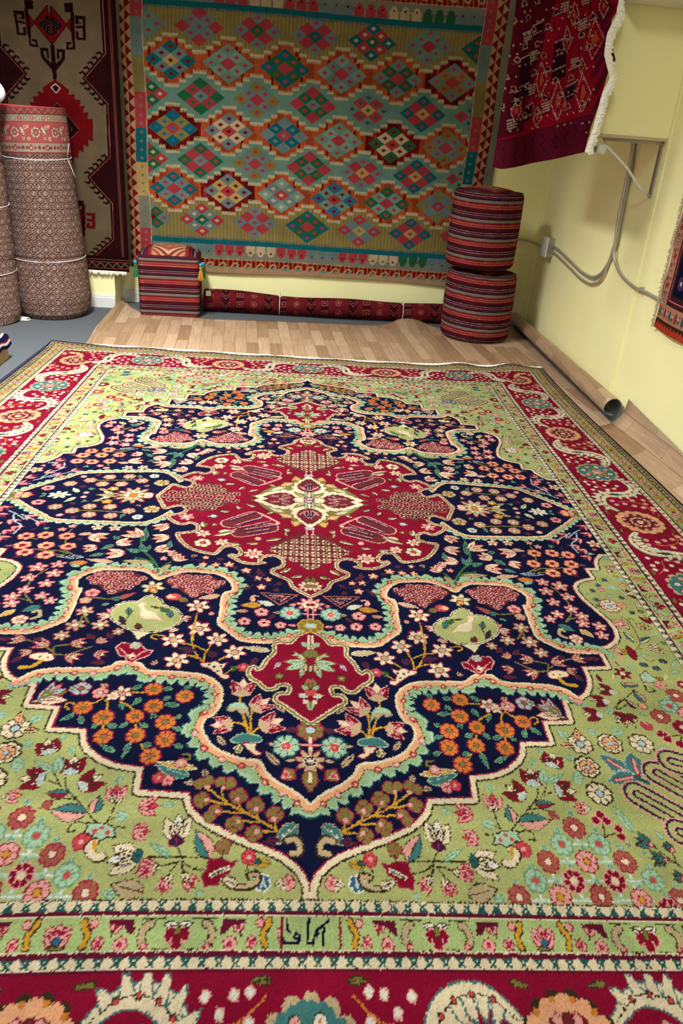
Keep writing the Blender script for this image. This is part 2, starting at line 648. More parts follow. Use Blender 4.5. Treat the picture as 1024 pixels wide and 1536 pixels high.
L|661,1373,652,1362|8|t|T|-
R|617,1115|30|I|L|K|8
R|688,1109|30|I|L|K|8
R|762,1105|30|I|L|K|8
R|613,1177|29|I|L|K|8
R|616,1242|28|I|L|K|8
R|688,1109|20|C|L|K|8
R|613,1177|19|C|L|K|8
L|615,1104,623,1066|18|C|K|-
L|600,1120,569,1120|18|C|K|-
L|596,1098,573,1077|24|T|t|-
L|646,1075,675,1081|22|T|t|-
L|704,1077,735,1068|26|T|t|-
L|581,1201,580,1225|25|T|t|-
L|583,1162,581,1145|19|T|t|-
L|791,1120,842,1126|23|T|t|-
L|708,1195,649,1139|41|E|L|-
S|708,1195,667,1156|r|10|0
S|703,1189,667,1156|P|5|0
L|720,1194,726,1130|49|E|L|-
S|720,1194,724,1150|r|10|0
S|720,1188,724,1150|P|5|0
L|715,1196,644,1211|41|E|L|-
S|715,1196,665,1207|r|10|0
S|708,1198,665,1207|P|5|0
S|711,1197,731,1210|e|11|0
S|765,1184,789,1204,841,1246|P|69|0
S|765,1184,789,1204,841,1246|D|62|0
S|765,1184,789,1204,841,1246|G|49|0
S|765,1184,789,1204,841,1246|P|28|0
S|765,1184,789,1204,841,1246|D|22|0
S|765,1184,789,1204,841,1246|G|11|0
S|699,1240,727,1262,799,1318|P|67|0
S|699,1240,727,1262,799,1318|D|60|0
S|699,1240,727,1262,799,1318|G|47|0
S|699,1240,727,1262,799,1318|P|27|0
S|699,1240,727,1262,799,1318|D|22|0
S|699,1240,727,1262,799,1318|G|11|0
S|812,1151,844,1163,882,1200|P|71|0
S|812,1151,844,1163,882,1200|D|63|0
S|812,1151,844,1163,882,1200|G|50|0
S|812,1151,844,1163,882,1200|P|29|0
S|812,1151,844,1163,882,1200|D|23|0
S|812,1151,844,1163,882,1200|G|11|0
S|752,1323,774,1333,792,1346|P|64|0
S|752,1323,774,1333,792,1346|D|57|0
S|752,1323,774,1333,792,1346|G|45|0
S|752,1323,774,1333,792,1346|P|26|0
S|752,1323,774,1333,792,1346|D|21|0
S|752,1323,774,1333,792,1346|G|10|0
R|842,1019|24|U|I|r|8
R|910,946|25|U|I|r|8
R|878,983|24|T|F|E|8
R|880,1051|23|R|I|r|8
R|910,1008|24|P|I|r|8
T|791,1064,801,1038|32|F|P|r
R|822,1075|14|R|R|P|4
R|829,1089|12|R|R|P|4
R|852,1102|13|R|R|P|4
S|834,1082,864,1075,857,1093|K|3|1
S|729,1006,766,974,815,931|K|3|1
S|764,968,743,1003,785,978|K|3|1
T|756,943,718,932|47|R|I|K
L|745,944,764,946|19|L|I|-
T|728,976,686,979|46|R|I|K
L|717,977,735,979|19|L|I|-
T|696,1022,651,1024|49|R|I|K
L|686,1022,703,1024|18|L|I|-
T|759,1015,745,1062|29|I|C|K
T|758,1018,726,1033|33|R|I|K
T|757,1020,781,1040|33|R|I|K
L|822,976,807,931|25|E|K|P
L|792,997,775,965|18|D|K|P
L|802,920,785,909|19|E|K|P
R|812,987|12|C|P|K|5
S|841,917,860,922,864,933,850,937|K|3|1
L|712,1020,737,998|18|T|t|-
L|678,991,661,992|17|T|t|-
L|738,910,734,881|14|R|K|-
T|860,504,840,500|20|B|E|K
T|887,473,866,468|20|B|E|K
T|918,441,897,436|21|B|E|K
T|855,552,835,547|20|B|E|K
T|936,533,916,528|20|B|E|K
T|938,607,919,603|19|B|E|K
R|877,577|34|I|P|r|9
R|877,577|19|W|L|K|7
R|913,571|16|C|Y|r|6
L|846,585,837,575|13|V|K|-
T|954,521,959,481|36|I|R|K
L|954,513,974,536|13|R|K|-
L|943,410,965,416|14|Y|V|-
T|935,395,960,380|24|I|R|K
X|967,569|14|I|P|K|5
T|960,656,960,611|31|R|I|K
X|876,664|25|P|I|r|6
L|890,667,890,691|11|I|K|-
R|935,670|19|S|Y|K|6
L|938,682,959,675|12|C|K|-
L|887,747,868,697|19|E|K|I
L|898,744,941,715|19|B|K|I
S|889,627,905,651,905,699,899,746,880,772,899,768|V|4|1
S|904,646,918,632,921,644|V|3|1
S|939,710,970,698,965,722|T|4|1
P|857,760,868,773,872,788,867,810,858,819,850,807,850,790,850,774|R|K|3|1
L|824,800,856,774|18|Y|K|-
R|825,782|12|P|C|r|5
S|824,800,821,815,828,813|P|4|1
L|798,794,800,819|12|T|t|-
T|914,765,957,766|33|I|Y|K
L|911,765,927,768|15|I|r|-
S|954,773,970,776,973,789|V|2|1
T|873,826,874,847|26|B|E|K
T|931,809,930,830|26|B|E|K
T|902,838,902,859|26|B|E|K
S|883,808,895,820,911,815|V|3|1
L|874,803,906,792|11|T|t|-
X|805,874|24|R|I|K|6
L|776,894,776,878|12|I|K|-
P|848,877,869,859,881,882,895,889,873,902,845,904|T|K|3|0
R|861,878|4|F|F|-|4
R|854,900|4|F|F|-|4
L|881,890,911,884|14|Y|K|-
S|906,888,917,876,913,872|I|5|1
X|886,911|18|P|F|r|6
S|844,914,846,936,866,931|K|3|1
L|831,915,784,916|19|E|K|P
L|823,969,810,937|23|E|K|P
R|944,905|17|R|I|P|6
L|877,953,898,946|11|T|t|-
L|942,842,976,801|11|T|t|-
L|929,859,963,856|11|T|t|-
L|826,854,847,845|14|T|t|-
L|943,436,976,427|21|T|t|-
L|905,469,935,495|27|T|t|-
L|818,517,830,527|13|T|t|-
T|960,374,946,346|33|P|I|K
L|947,306,971,314|17|T|t|-
L|898,400,886,420|11|T|t|-
'''
LEFT_OPS='''
P|298,-400,298,60,299,424,169,559,296,685,291,975,156,1101,287,1242,282,1462,152,1577,0,1577,0,1800,360,1800,360,-400|m|-|0|0
S|298,-400,298,60,299,424,169,559,296,685,291,975,156,1101,287,1242,282,1462,152,1577,0,1577|K|16|0
S|303,-400,303,60,304,424,174,559,301,685,296,975,161,1101,292,1242,287,1462,157,1577,0,1581|p|4|0
P|293,430,270,411,245,423,252,432,265,425,275,432,276,448|K|-|0|0
P|267,457,244,438,219,450,226,459,239,452,249,459,250,475|K|-|0|0
P|241,484,218,465,193,477,200,486,213,479,223,486,224,502|K|-|0|0
P|215,511,192,492,167,504,174,513,187,506,197,513,198,529|K|-|0|0
P|189,538,166,519,141,531,148,540,161,533,171,540,172,556|K|-|0|0
P|189,579,166,599,141,587,148,577,161,584,170,577,172,562|K|-|0|0
P|214,604,192,624,166,613,173,603,186,610,196,603,197,587|K|-|0|0
P|240,629,217,649,192,638,199,628,211,635,221,628,223,612|K|-|0|0
P|265,654,242,674,217,663,224,653,237,660,247,653,248,637|K|-|0|0
P|290,679,268,699,242,688,249,678,262,685,272,678,273,663|K|-|0|0
P|285,981,263,960,237,971,244,981,257,974,266,982,267,997|K|-|0|0
P|258,1006,236,985,210,996,217,1006,230,999,239,1007,240,1022|K|-|0|0
P|231,1031,209,1011,183,1021,190,1031,203,1025,212,1032,213,1048|K|-|0|0
P|204,1056,182,1036,156,1046,163,1056,176,1050,185,1057,186,1073|K|-|0|0
P|177,1082,155,1061,129,1071,136,1082,149,1075,158,1082,159,1098|K|-|0|0
P|176,1122,153,1141,128,1129,135,1120,147,1127,158,1120,160,1105|K|-|0|0
P|202,1151,179,1170,154,1157,161,1148,174,1155,184,1149,186,1133|K|-|0|0
P|228,1179,205,1198,180,1186,187,1176,200,1183,210,1177,212,1161|K|-|0|0
P|255,1207,231,1226,206,1214,214,1204,226,1212,236,1205,238,1189|K|-|0|0
P|281,1235,257,1254,232,1242,240,1232,252,1240,262,1233,264,1218|K|-|0|0
P|276,1467,255,1446,229,1455,235,1466,249,1459,258,1467,259,1483|K|-|0|0
P|250,1490,229,1469,203,1478,209,1489,223,1482,232,1490,233,1506|K|-|0|0
P|224,1513,203,1492,177,1501,183,1512,197,1505,206,1513,207,1529|K|-|0|0
P|198,1536,177,1515,151,1524,157,1535,171,1528,180,1536,181,1552|K|-|0|0
P|172,1559,151,1538,125,1547,131,1558,145,1551,154,1559,155,1575|K|-|0|0
P|12,208,95,296,0,403,-11,404,8,208|q|K|5|0
P|87,297,138,233,139,357|q|K|4|0
P|8,252,65,302,4,360|K|-|3|0
R|-4,280|5|e|e|-|4
R|-4,296|5|e|e|-|4
R|-4,312|5|e|e|-|4
R|-4,328|5|e|e|-|4
R|12,288|5|e|e|-|4
R|12,304|5|e|e|-|4
R|12,320|5|e|e|-|4
R|12,336|5|e|e|-|4
R|28,280|5|e|e|-|4
R|28,296|5|e|e|-|4
R|28,312|5|e|e|-|4
R|28,328|5|e|e|-|4
R|44,288|5|e|e|-|4
R|44,304|5|e|e|-|4
R|44,320|5|e|e|-|4
R|44,336|5|e|e|-|4
P|143,247,203,244,196,363,141,367,143,325,158,323,159,352,181,351,183,306,141,309,142,296,183,293,184,261,163,262,163,278,178,277,178,284,143,286|K|-|3|0
P|86,190,137,185,132,416,80,420,83,381,113,378,112,391,97,392,96,406,118,404,116,339,118,231,89,232|K|-|3|0
P|-7,403,11,402,14,530,10,577,-13,586|K|-|3|0
P|25,417,73,417,68,470,10,534,5,504,50,461,53,435,38,433,35,469,21,470|K|-|3|0
P|-3,575,48,605,78,625,73,652,111,645,105,672,142,675,133,708,165,702,149,741,181,737,175,774,206,770,199,897,172,887,166,929,141,917,135,961,110,951,99,996,78,989,65,1046,46,1015,4,1099,-56,1186,-87,1138,-32,577|q|-|3|0
P|-6,691,122,836,51,903,-39,1005,-63,896|K|p|3|0
P|-10,737,78,839,-33,941|K|V|3|0
P|3,601,26,621,-2,650,-37,626|K|W|6|0
S|-11,528,-3,579|K|14|0
P|-60,1219,62,1338,-84,1477|q|K|4|0
P|53,1338,124,1256,113,1414|q|K|3|0
P|66,1240,115,1237,109,1451,75,1454,74,1432,91,1422,101,1271,65,1282|K|-|3|0
P|127,1308,179,1306,175,1401,122,1403,125,1372,144,1371,146,1386,159,1383,159,1362,126,1359,127,1346,160,1342,160,1321,128,1323|q|K|2|0
'''
HANG_OPS='''
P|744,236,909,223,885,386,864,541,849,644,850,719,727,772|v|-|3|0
P|727,772,841,742,946,704,1112,641,1166,652,1165,804,749,910|u|D|3|0
S|781,791,797,813,782,830,800,852|D|4|0
S|821,776,837,798,823,814,840,836|D|4|0
S|862,760,878,782,863,798,881,820|D|4|0
S|902,744,918,766,904,782,921,804|D|4|0
S|942,729,958,750,944,767,962,788|D|4|0
S|982,713,998,735,984,751,1002,773|D|4|0
S|1021,698,1038,719,1024,735,1042,757|D|4|0
S|1061,682,1078,704,1064,720,1082,741|D|4|0
S|1101,667,1117,688,1103,704,1122,725|D|4|0
S|1126,625,1167,505|u|20|0
S|1115,560,1152,443|u|20|0
S|1104,496,1138,381|u|20|0
S|1094,433,1124,320|u|20|0
S|1083,371,1111,261|u|20|0
S|1073,311,1097,202|u|20|0
P|927,393,971,369,988,508,943,532|K|D|4|0
S|927,393,971,369|S|4|0
S|940,493,983,468|S|3|0
P|792,462,833,440,847,580,805,603|K|D|4|0
S|792,462,833,440|S|4|0
S|803,563,843,540|S|3|0
P|999,546,1037,526,1037,583,999,604|K|D|4|0
S|999,546,1037,526|S|4|0
S|1001,588,1037,567|S|3|0
P|847,630,877,613,876,672,846,689|K|D|4|0
S|847,630,877,613|S|4|0
S|848,672,877,655|S|3|0
P|788,583,811,570,807,614,784,627|K|D|4|0
S|788,583,811,570|S|4|0
S|787,614,808,602|S|3|0
P|828,342,872,319,869,366,825,390|K|D|4|0
S|828,342,872,319|S|4|0
S|827,377,870,353|S|3|0
S|925,263,955,250|S|5|0
S|927,272,957,259|S|5|0
S|929,281,959,268|S|5|0
S|931,290,961,277|S|5|0
P|922,260,955,245,959,287,926,299|-|K|3|0
S|1009,317,1039,304|S|5|0
S|1011,326,1041,313|S|5|0
S|1013,335,1043,322|S|5|0
S|1015,345,1045,332|S|5|0
P|1006,314,1040,298,1044,341,1011,353|-|K|3|0
S|1001,452,1031,438|S|5|0
S|1003,461,1033,448|S|5|0
S|1005,471,1035,458|S|5|0
S|1007,481,1037,467|S|5|0
P|997,449,1031,433,1036,477,1002,490|-|K|3|0
S|833,436,863,423|S|5|0
S|834,445,865,432|S|5|0
S|836,455,866,442|S|5|0
S|838,465,868,451|S|5|0
P|829,433,864,417,867,461,833,474|-|K|3|0
S|846,555,877,541|S|5|0
S|848,565,879,551|S|5|0
S|850,575,880,561|S|5|0
S|851,585,882,571|S|5|0
P|842,552,877,535,881,581,846,594|-|K|3|0
S|920,615,951,601|S|5|0
S|922,625,953,611|S|5|0
S|924,635,955,621|S|5|0
S|926,645,957,631|S|5|0
P|916,612,952,595,956,642,921,655|-|K|3|0
S|781,687,812,673|S|5|0
S|783,698,814,684|S|5|0
S|784,708,816,694|S|5|0
S|786,718,818,704|S|5|0
P|777,685,813,667,816,715,781,728|-|K|3|0
S|792,370,822,357|S|5|0
S|794,379,824,366|S|5|0
S|795,389,826,376|S|5|0
S|797,398,827,385|S|5|0
P|788,368,823,352,826,395,792,407|-|K|3|0
S|1007,230,1036,218|S|5|0
S|1009,239,1038,227|S|5|0
S|1011,248,1040,236|S|5|0
S|1013,258,1042,245|S|5|0
P|1003,228,1037,212,1041,254,1008,266|-|K|3|0
P|1064,305,1106,370,1087,440,1052,380|c|S|3|0
P|1070,335,1092,371,1083,409,1065,375|q|K|3|0
P|1059,492,1104,560,1083,635,1046,572|c|S|3|0
P|1066,523,1089,561,1079,602,1060,566|q|K|3|0
P|966,527,1008,596,988,672,953,607|c|S|3|0
P|972,559,994,597,985,638,967,602|q|K|3|0
P|891,462,927,523,908,589,879,533|c|S|3|0
P|896,490,915,524,906,560,891,528|q|K|3|0
P|979,251,1008,289,989,330,968,298|c|S|3|0
P|983,268,998,289,989,312,978,294|q|K|3|0
P|1078,224,1103,262,1089,303,1072,270|c|S|3|0
P|1082,241,1095,262,1089,285,1079,266|q|K|3|0
P|1047,436,1066,463,1052,492,1041,472|c|S|3|0
P|1050,449,1060,463,1053,479,1047,467|q|K|3|0
P|905,626,932,661,912,699,893,671|c|S|3|0
P|908,642,922,661,912,682,902,666|q|K|3|0
P|964,332,993,378,977,427,955,388|c|S|3|0
P|968,353,983,379,975,406,964,383|q|K|3|0
P|800,604,828,646,809,691,789,656|c|S|3|0
P|804,623,818,646,809,671,798,651|q|K|3|0
S|742,266,744,298|D|3|0
R|776,270|11|u|K|S|4
S|766,284,789,274|S|2|0
S|797,253,799,284|D|3|0
R|831,257|11|u|K|S|4
S|821,271,845,261|S|2|0
S|852,239,855,271|D|3|0
S|907,226,910,257|D|3|0
R|941,230|11|u|K|S|4
S|931,244,955,234|S|2|0
S|962,213,965,244|D|3|0
R|996,217|11|u|K|S|4
S|986,231,1010,221|S|2|0
S|1016,199,1020,231|D|3|0
S|1071,186,1075,217|D|3|0
R|745,330|11|u|K|S|4
S|735,344,759,334|S|2|0
S|766,312,769,344|D|3|0
R|801,316|11|D|K|S|4
S|791,330,815,320|S|2|0
S|822,298,825,330|D|3|0
S|877,285,880,317|D|3|0
R|912,289|11|D|K|S|4
S|902,303,926,293|S|2|0
S|933,272,936,303|D|3|0
R|967,276|11|u|K|S|4
S|957,290,981,280|S|2|0
S|988,258,991,290|D|3|0
S|1043,245,1047,276|D|3|0
S|1098,231,1102,263|D|3|0
R|722,380|11|u|K|S|4
S|712,394,736,384|S|2|0
S|744,362,746,395|D|3|0
S|800,348,802,381|D|3|0
R|834,353|11|u|K|S|4
S|824,367,848,357|S|2|0
S|855,335,858,367|D|3|0
R|890,339|11|u|K|S|4
S|880,353,904,343|S|2|0
S|911,321,914,354|D|3|0
S|967,308,970,340|D|3|0
R|1002,312|11|u|K|S|4
S|992,326,1016,316|S|2|0
S|1022,294,1026,326|D|3|0
R|1057,298|11|u|K|S|4
S|1048,313,1071,303|S|2|0
S|1078,281,1082,313|D|3|0
S|769,409,771,442|D|3|0
R|804,414|11|D|K|S|4
S|793,428,818,418|S|2|0
S|825,396,828,429|D|3|0
R|860,400|11|u|K|S|4
S|850,414,874,404|S|2|0
S|881,382,884,415|D|3|0
S|938,368,941,401|D|3|0
R|973,373|11|u|K|S|4
S|963,387,987,377|S|2|0
S|994,355,997,387|D|3|0
R|1029,359|11|D|K|S|4
S|1019,373,1043,363|S|2|0
S|1050,341,1053,373|D|3|0
S|1105,327,1110,360|D|3|0
R|724,479|11|u|K|S|4
S|714,494,738,484|S|2|0
S|746,461,748,494|D|3|0
R|781,465|11|u|K|S|4
S|771,480,795,470|S|2|0
S|803,447,805,480|D|3|0
S|859,433,862,466|D|3|0
R|895,438|11|u|K|S|4
S|884,452,909,442|S|2|0
S|916,419,919,453|D|3|0
R|951,424|11|u|K|S|4
S|941,438,965,428|S|2|0
S|972,406,976,439|D|3|0
S|1029,392,1032,425|D|3|0
R|1064,396|11|u|K|S|4
S|1054,411,1078,401|S|2|0
S|1085,378,1089,411|D|3|0
R|750,528|11|u|K|S|4
S|739,543,764,533|S|2|0
S|771,510,774,544|D|3|0
S|829,496,831,529|D|3|0
R|864,500|11|u|K|S|4
S|854,515,878,505|S|2|0
S|886,482,889,515|D|3|0
R|921,486|11|D|K|S|4
S|911,501,935,491|S|2|0
S|942,468,946,501|D|3|0
S|999,454,1003,487|D|3|0
R|1035,458|11|D|K|S|4
S|1025,473,1049,463|S|2|0
S|1056,440,1060,473|D|3|0
S|1113,426,1117,459|D|3|0
S|748,563,750,597|D|3|0
R|784,567|11|u|K|S|4
S|773,582,798,572|S|2|0
S|806,548,808,583|D|3|0
R|841,553|11|u|K|S|4
S|831,568,856,558|S|2|0
S|863,534,866,569|D|3|0
S|920,520,924,554|D|3|0
R|956,525|11|u|K|S|4
S|946,540,971,530|S|2|0
S|978,506,981,540|D|3|0
R|1014,511|11|u|K|S|4
S|1003,526,1028,515|S|2|0
S|1035,492,1039,526|D|3|0
S|1092,478,1096,512|D|3|0
R|752,632|11|u|K|S|4
S|741,647,766,637|S|2|0
S|774,613,777,648|D|3|0
R|810,618|11|D|K|S|4
S|799,633,824,622|S|2|0
S|832,599,835,633|D|3|0
S|890,584,893,619|D|3|0
R|926,589|11|D|K|S|4
S|915,604,940,594|S|2|0
S|948,570,951,605|D|3|0
R|984,575|11|u|K|S|4
S|973,590,998,580|S|2|0
S|1005,556,1009,590|D|3|0
S|1063,542,1067,576|D|3|0
S|1120,527,1125,562|D|3|0
R|728,687|11|u|K|S|4
S|717,702,743,692|S|2|0
S|750,667,753,703|D|3|0
S|809,653,811,688|D|3|0
R|845,658|11|u|K|S|4
S|834,673,859,663|S|2|0
S|867,638,870,674|D|3|0
R|903,643|11|u|K|S|4
S|893,659,918,648|S|2|0
S|925,624,928,659|D|3|0
S|983,610,987,645|D|3|0
R|1020,615|11|u|K|S|4
S|1009,630,1034,619|S|2|0
S|1041,595,1045,630|D|3|0
R|1078,600|11|u|K|S|4
S|1068,616,1093,605|S|2|0
S|1099,581,1103,616|D|3|0
R|696,279|4|C|K|-|4
R|790,373|4|S|K|-|4
R|888,470|4|S|K|-|4
R|988,571|4|C|K|-|4
R|1092,675|4|S|K|-|4
R|727,346|4|S|K|-|4
R|823,443|4|C|K|-|4
R|922,542|4|S|K|-|4
R|1024,645|4|S|K|-|4
R|1031,293|4|C|K|-|4
R|759,416|4|S|K|-|4
R|857,514|4|S|K|-|4
R|957,616|4|C|K|-|4
R|967,267|4|S|K|-|4
R|1066,362|4|S|K|-|4
R|792,486|4|C|K|-|4
R|891,587|4|S|K|-|4
R|994,691|4|S|K|-|4
R|1002,335|4|C|K|-|4
R|728,459|4|S|K|-|4
R|826,559|4|S|K|-|4
R|926,662|4|C|K|-|4
R|938,309|4|S|K|-|4
R|1037,404|4|S|K|-|4
R|761,530|4|C|K|-|4
R|860,632|4|S|K|-|4
R|875,283|4|S|K|-|4
R|972,377|4|C|K|-|4
R|1073,475|4|S|K|-|4
R|794,603|4|S|K|-|4
R|895,708|4|C|K|-|4
R|908,351|4|S|K|-|4
R|1007,448|4|S|K|-|4
R|1110,548|4|C|K|-|4
R|828,678|4|S|K|-|4
R|845,324|4|S|K|-|4
R|942,420|4|C|K|-|4
R|1043,519|4|S|K|-|4
R|762,649|4|S|K|-|4
R|782,298|4|C|K|-|4
R|878,393|4|S|K|-|4
R|977,491|4|S|K|-|4
R|1080,593|4|C|K|-|4
R|796,724|4|S|K|-|4
R|814,366|4|S|K|-|4
R|912,464|4|C|K|-|4
R|1013,564|4|S|K|-|4
R|1117,668|4|S|K|-|4
R|751,340|4|C|K|-|4
R|847,436|4|S|K|-|4
R|947,536|4|S|K|-|4
R|1049,638|4|C|K|-|4
R|1055,286|4|S|K|-|4
R|784,409|4|S|K|-|4
R|881,507|4|C|K|-|4
R|982,609|4|S|K|-|4
R|991,261|4|S|K|-|4
R|720,382|4|C|K|-|4
R|817,480|4|S|K|-|4
R|916,580|4|S|K|-|4
R|1019,684|4|C|K|-|4
R|1026,328|4|S|K|-|4
R|753,452|4|S|K|-|4
R|850,552|4|C|K|-|4
R|951,655|4|S|K|-|4
R|962,302|4|S|K|-|4
R|1061,398|4|C|K|-|4
R|785,524|4|S|K|-|4
R|885,625|4|S|K|-|4
R|898,276|4|C|K|-|4
R|996,371|4|S|K|-|4
R|1097,469|4|S|K|-|4
R|819,597|4|C|K|-|4
R|920,701|4|S|K|-|4
R|932,344|4|S|K|-|4
R|1031,441|4|C|K|-|4
R|754,568|4|S|K|-|4
R|853,671|4|S|K|-|4
R|868,318|4|C|K|-|4
R|966,414|4|S|K|-|4
R|1068,513|4|S|K|-|4
R|787,642|4|C|K|-|4
R|805,292|4|S|K|-|4
R|902,387|4|S|K|-|4
R|1002,485|4|C|K|-|4
R|1104,586|4|S|K|-|4
R|822,717|4|S|K|-|4
R|838,360|4|C|K|-|4
R|936,457|4|S|K|-|4
R|1038,557|4|S|K|-|4
R|1142,661|4|C|K|-|4
R|775,333|4|S|K|-|4
R|872,430|4|S|K|-|4
R|971,529|4|C|K|-|4
R|1074,631|4|S|K|-|4
R|713,307|4|S|K|-|4
R|808,402|4|C|K|-|4
R|906,501|4|S|K|-|4
R|1007,602|4|S|K|-|4
R|1112,707|4|C|K|-|4
R|744,376|4|S|K|-|4
R|841,473|4|S|K|-|4
R|941,573|4|C|K|-|4
R|1044,677|4|S|K|-|4
R|1050,322|4|S|K|-|4
R|777,445|4|C|K|-|4
R|875,545|4|S|K|-|4
R|976,648|4|S|K|-|4
R|985,296|4|C|K|-|4
R|1085,391|4|S|K|-|4
'''
import numpy as np, math
PAL={'N':(13,18,50),'G':(168,172,110),'R':(130,14,42),'r':(150,28,62),'I':(224,206,174),'W':(226,220,208),'K':(58,44,30),'D':(52,30,62),'P':(222,156,148),'F':(196,72,76),
'O':(204,122,48),'Y':(200,146,44),'V':(124,112,58),'S':(186,162,126),'T':(162,192,166),'j':(150,176,128),'t':(108,148,112),'E':(64,116,116),'e':(34,88,86),'C':(228,164,124),'U':(160,88,72),'M':(104,40,44),'L':(168,190,196),'B':(46,96,128),'Q':(58,104,58),
'g':(164,182,120),'c':(134,12,46),'m':(96,18,46),'s':(192,168,138),'h':(158,150,108)}
KEYS=list(PAL);IDX={k:i for i,k in enumerate(KEYS)}
class Paint:
    def __init__(s,x0,y0,x1,y1,st,fill):
        s.x0,s.y0,s.st=x0,y0,st
        s.w=int(round((x1-x0)/st));s.h=int(round((y1-y0)/st))
        s.a=np.full((s.h,s.w),IDX[fill],np.uint8)
        s.X=x0+(np.arange(s.w)+.5)*st;s.Y=y0+(np.arange(s.h)+.5)*st
    def box(s,xa,ya,xb,yb):
        i0=max(0,int((xa-s.x0)/s.st)-1);i1=min(s.w,int((xb-s.x0)/s.st)+2);j0=max(0,int((ya-s.y0)/s.st)-1);j1=min(s.h,int((yb-s.y0)/s.st)+2)
        if i0>=i1 or j0>=j1:return None
        return slice(j0,j1),slice(i0,i1),s.X[None,i0:i1],s.Y[j0:j1,None]
    def put(s,b,m,col): 
        v=s.a[b[0],b[1]];v[m]=IDX[col]
    def fill(s,P,col):
        P=np.asarray(P,float);b=s.box(P[:,0].min(),P[:,1].min(),P[:,0].max(),P[:,1].max())
        if b is None:return
        X,Y=b[2],b[3];m=np.zeros((Y.shape[0],X.shape[1]),bool);n=len(P)
        for i in range(n):
            xa,ya=P[i];xb,yb=P[(i+1)%n]
            if ya==yb:continue
            c=(Y>min(ya,yb))&(Y<=max(ya,yb));m^=c&(X<xa+(Y-ya)*(xb-xa)/(yb-ya))
        s.put(b,m,col)
    def stroke(s,P,col,w):
        h=w/2
        for i in range(len(P)-1):
            (xa,ya),(xb,yb)=P[i],P[i+1];b=s.box(min(xa,xb)-h,min(ya,yb)-h,max(xa,xb)+h,max(ya,yb)+h)
            if b is None:continue
            X,Y=b[2],b[3];dx,dy=xb-xa,yb-ya;L=dx*dx+dy*dy or 1
            t=np.clip(((X-xa)*dx+(Y-ya)*dy)/L,0,1);s.put(b,(X-xa-t*dx)**2+(Y-ya-t*dy)**2<=h*h,col)
    def ros(s,x,y,r,pet,cen,oc,n,star=False):
        b=s.box(x-r,y-r,x+r,y+r)
        if b is None:return
        dx,dy=b[2]-x,b[3]-y;d=np.hypot(dx,dy);th=np.arctan2(dy,dx)+.2
        c=np.abs(np.cos(n*th/2));R=r*((.42+.58*c) if star else (.8+.2*np.sqrt(c)))
        ow=max(2.2,r*.13)
        if oc!='-':s.put(b,d<R,oc)
        s.put(b,d<R-(ow if oc!='-' else 0),pet)
        if r>13 and oc!='-' and not star:s.put(b,(d<R-ow)&(c<.22)&(d>r*.3),oc)
        if r>10:
            if oc!='-' and r>18:s.put(b,d<r*.36,oc)
            s.put(b,d<r*.27,cen)
    def leaf(s,x0,y0,x1,y1,w,col,oc,half):
        L=math.hypot(x1-x0,y1-y0) or 1;ux,uy=(x1-x0)/L,(y1-y0)/L;p=w/2+4
        b=s.box(min(x0,x1)-p,min(y0,y1)-p,max(x0,x1)+p,max(y0,y1)+p)
        if b is None:return
        dx,dy=b[2]-x0,b[3]-y0;t=(dx*ux+dy*uy)/L;q=-dx*uy+dy*ux
        tt=np.clip(t,0,1);hw=w/2*np.sin(np.pi*tt**.75)*(1+.22*(((t*L/max(5,w*.25))%1)-.5)*(w>14))
        ok=(t>-.02)&(t<1.02);ow=2.2 if w>9 else 1.2
        s.put(b,ok&(np.abs(q)<hw),oc);s.put(b,ok&(np.abs(q)<hw-ow),col)
        if half!='-':s.put(b,ok&(np.abs(q)<hw-ow)&(q>0),half)
        if w>12:s.put(b,(t>.05)&(t<.7)&(np.abs(q)<1.2),oc)
    def tulip(s,x0,y0,x1,y1,w,c1,c2,oc):
        dx,dy=x1-x0,y1-y0
        for a in (-.5,.5):
            c,q=math.cos(a),math.sin(a);s.leaf(x0,y0,x0+dx*c-dy*q,y0+dx*q+dy*c,w*.5,c1,oc,'-')
        s.leaf(x0,y0,x1,y1,w*.46,c2,oc,'-')
        for a in (-.25,.25):
            c,q=math.cos(a),math.sin(a);s.leaf(x0,y0,x0+(dx*c-dy*q)*.75,y0+(dx*q+dy*c)*.75,w*.24,c1,oc,'-')
    def field(s,P,R):
        D=np.full(s.a.shape,1e9);G=np.ones(s.a.shape);A=np.zeros(s.a.shape);acc=0
        for i in range(len(P)-1):
            (xa,ya),(xb,yb)=P[i],P[i+1];dx,dy=xb-xa,yb-ya;L=math.hypot(dx,dy)
            if L==0:continue
            b=s.box(min(xa,xb)-R,min(ya,yb)-R,max(xa,xb)+R,max(ya,yb)+R)
            if b is not None:
                vx,vy=b[2]-xa,b[3]-ya;t=np.clip((vx*dx+vy*dy)/L/L,0,1);d=np.hypot(vx-t*dx,vy-t*dy)
                cr=(dx*vy-dy*vx)/L/np.maximum(d,1e-6);sl=(b[0],b[1])
                old=D[sl];near=np.abs(d-old)<.6;m=(d<old-.6)|(near&(np.abs(cr)>np.abs(G[sl])))
                D[sl]=np.where(m,d,old);G[sl]=np.where(m,cr,G[sl]);A[sl]=np.where(m,acc+t*L,A[sl])
            acc+=L
        return D*np.sign(G),A
def smooth(P,n=5):
    P=[tuple(map(float,p)) for p in P]
    if len(P)<3:return P
    Q=[P[0]]+P+[P[-1]];out=[]
    for i in range(1,len(Q)-2):
        a,b,c,d=Q[i-1:i+3]
        for k in range(n):
            t=k/n;out.append(tuple(.5*(2*b[j]+(c[j]-a[j])*t+(2*a[j]-5*b[j]+4*c[j]-d[j])*t*t+(3*b[j]-a[j]-3*c[j]+d[j])*t**3) for j in (0,1)))
    return out+[P[-1]]
def pp(t):
    v=list(map(float,t.split(',')));return list(zip(v[::2],v[1::2]))
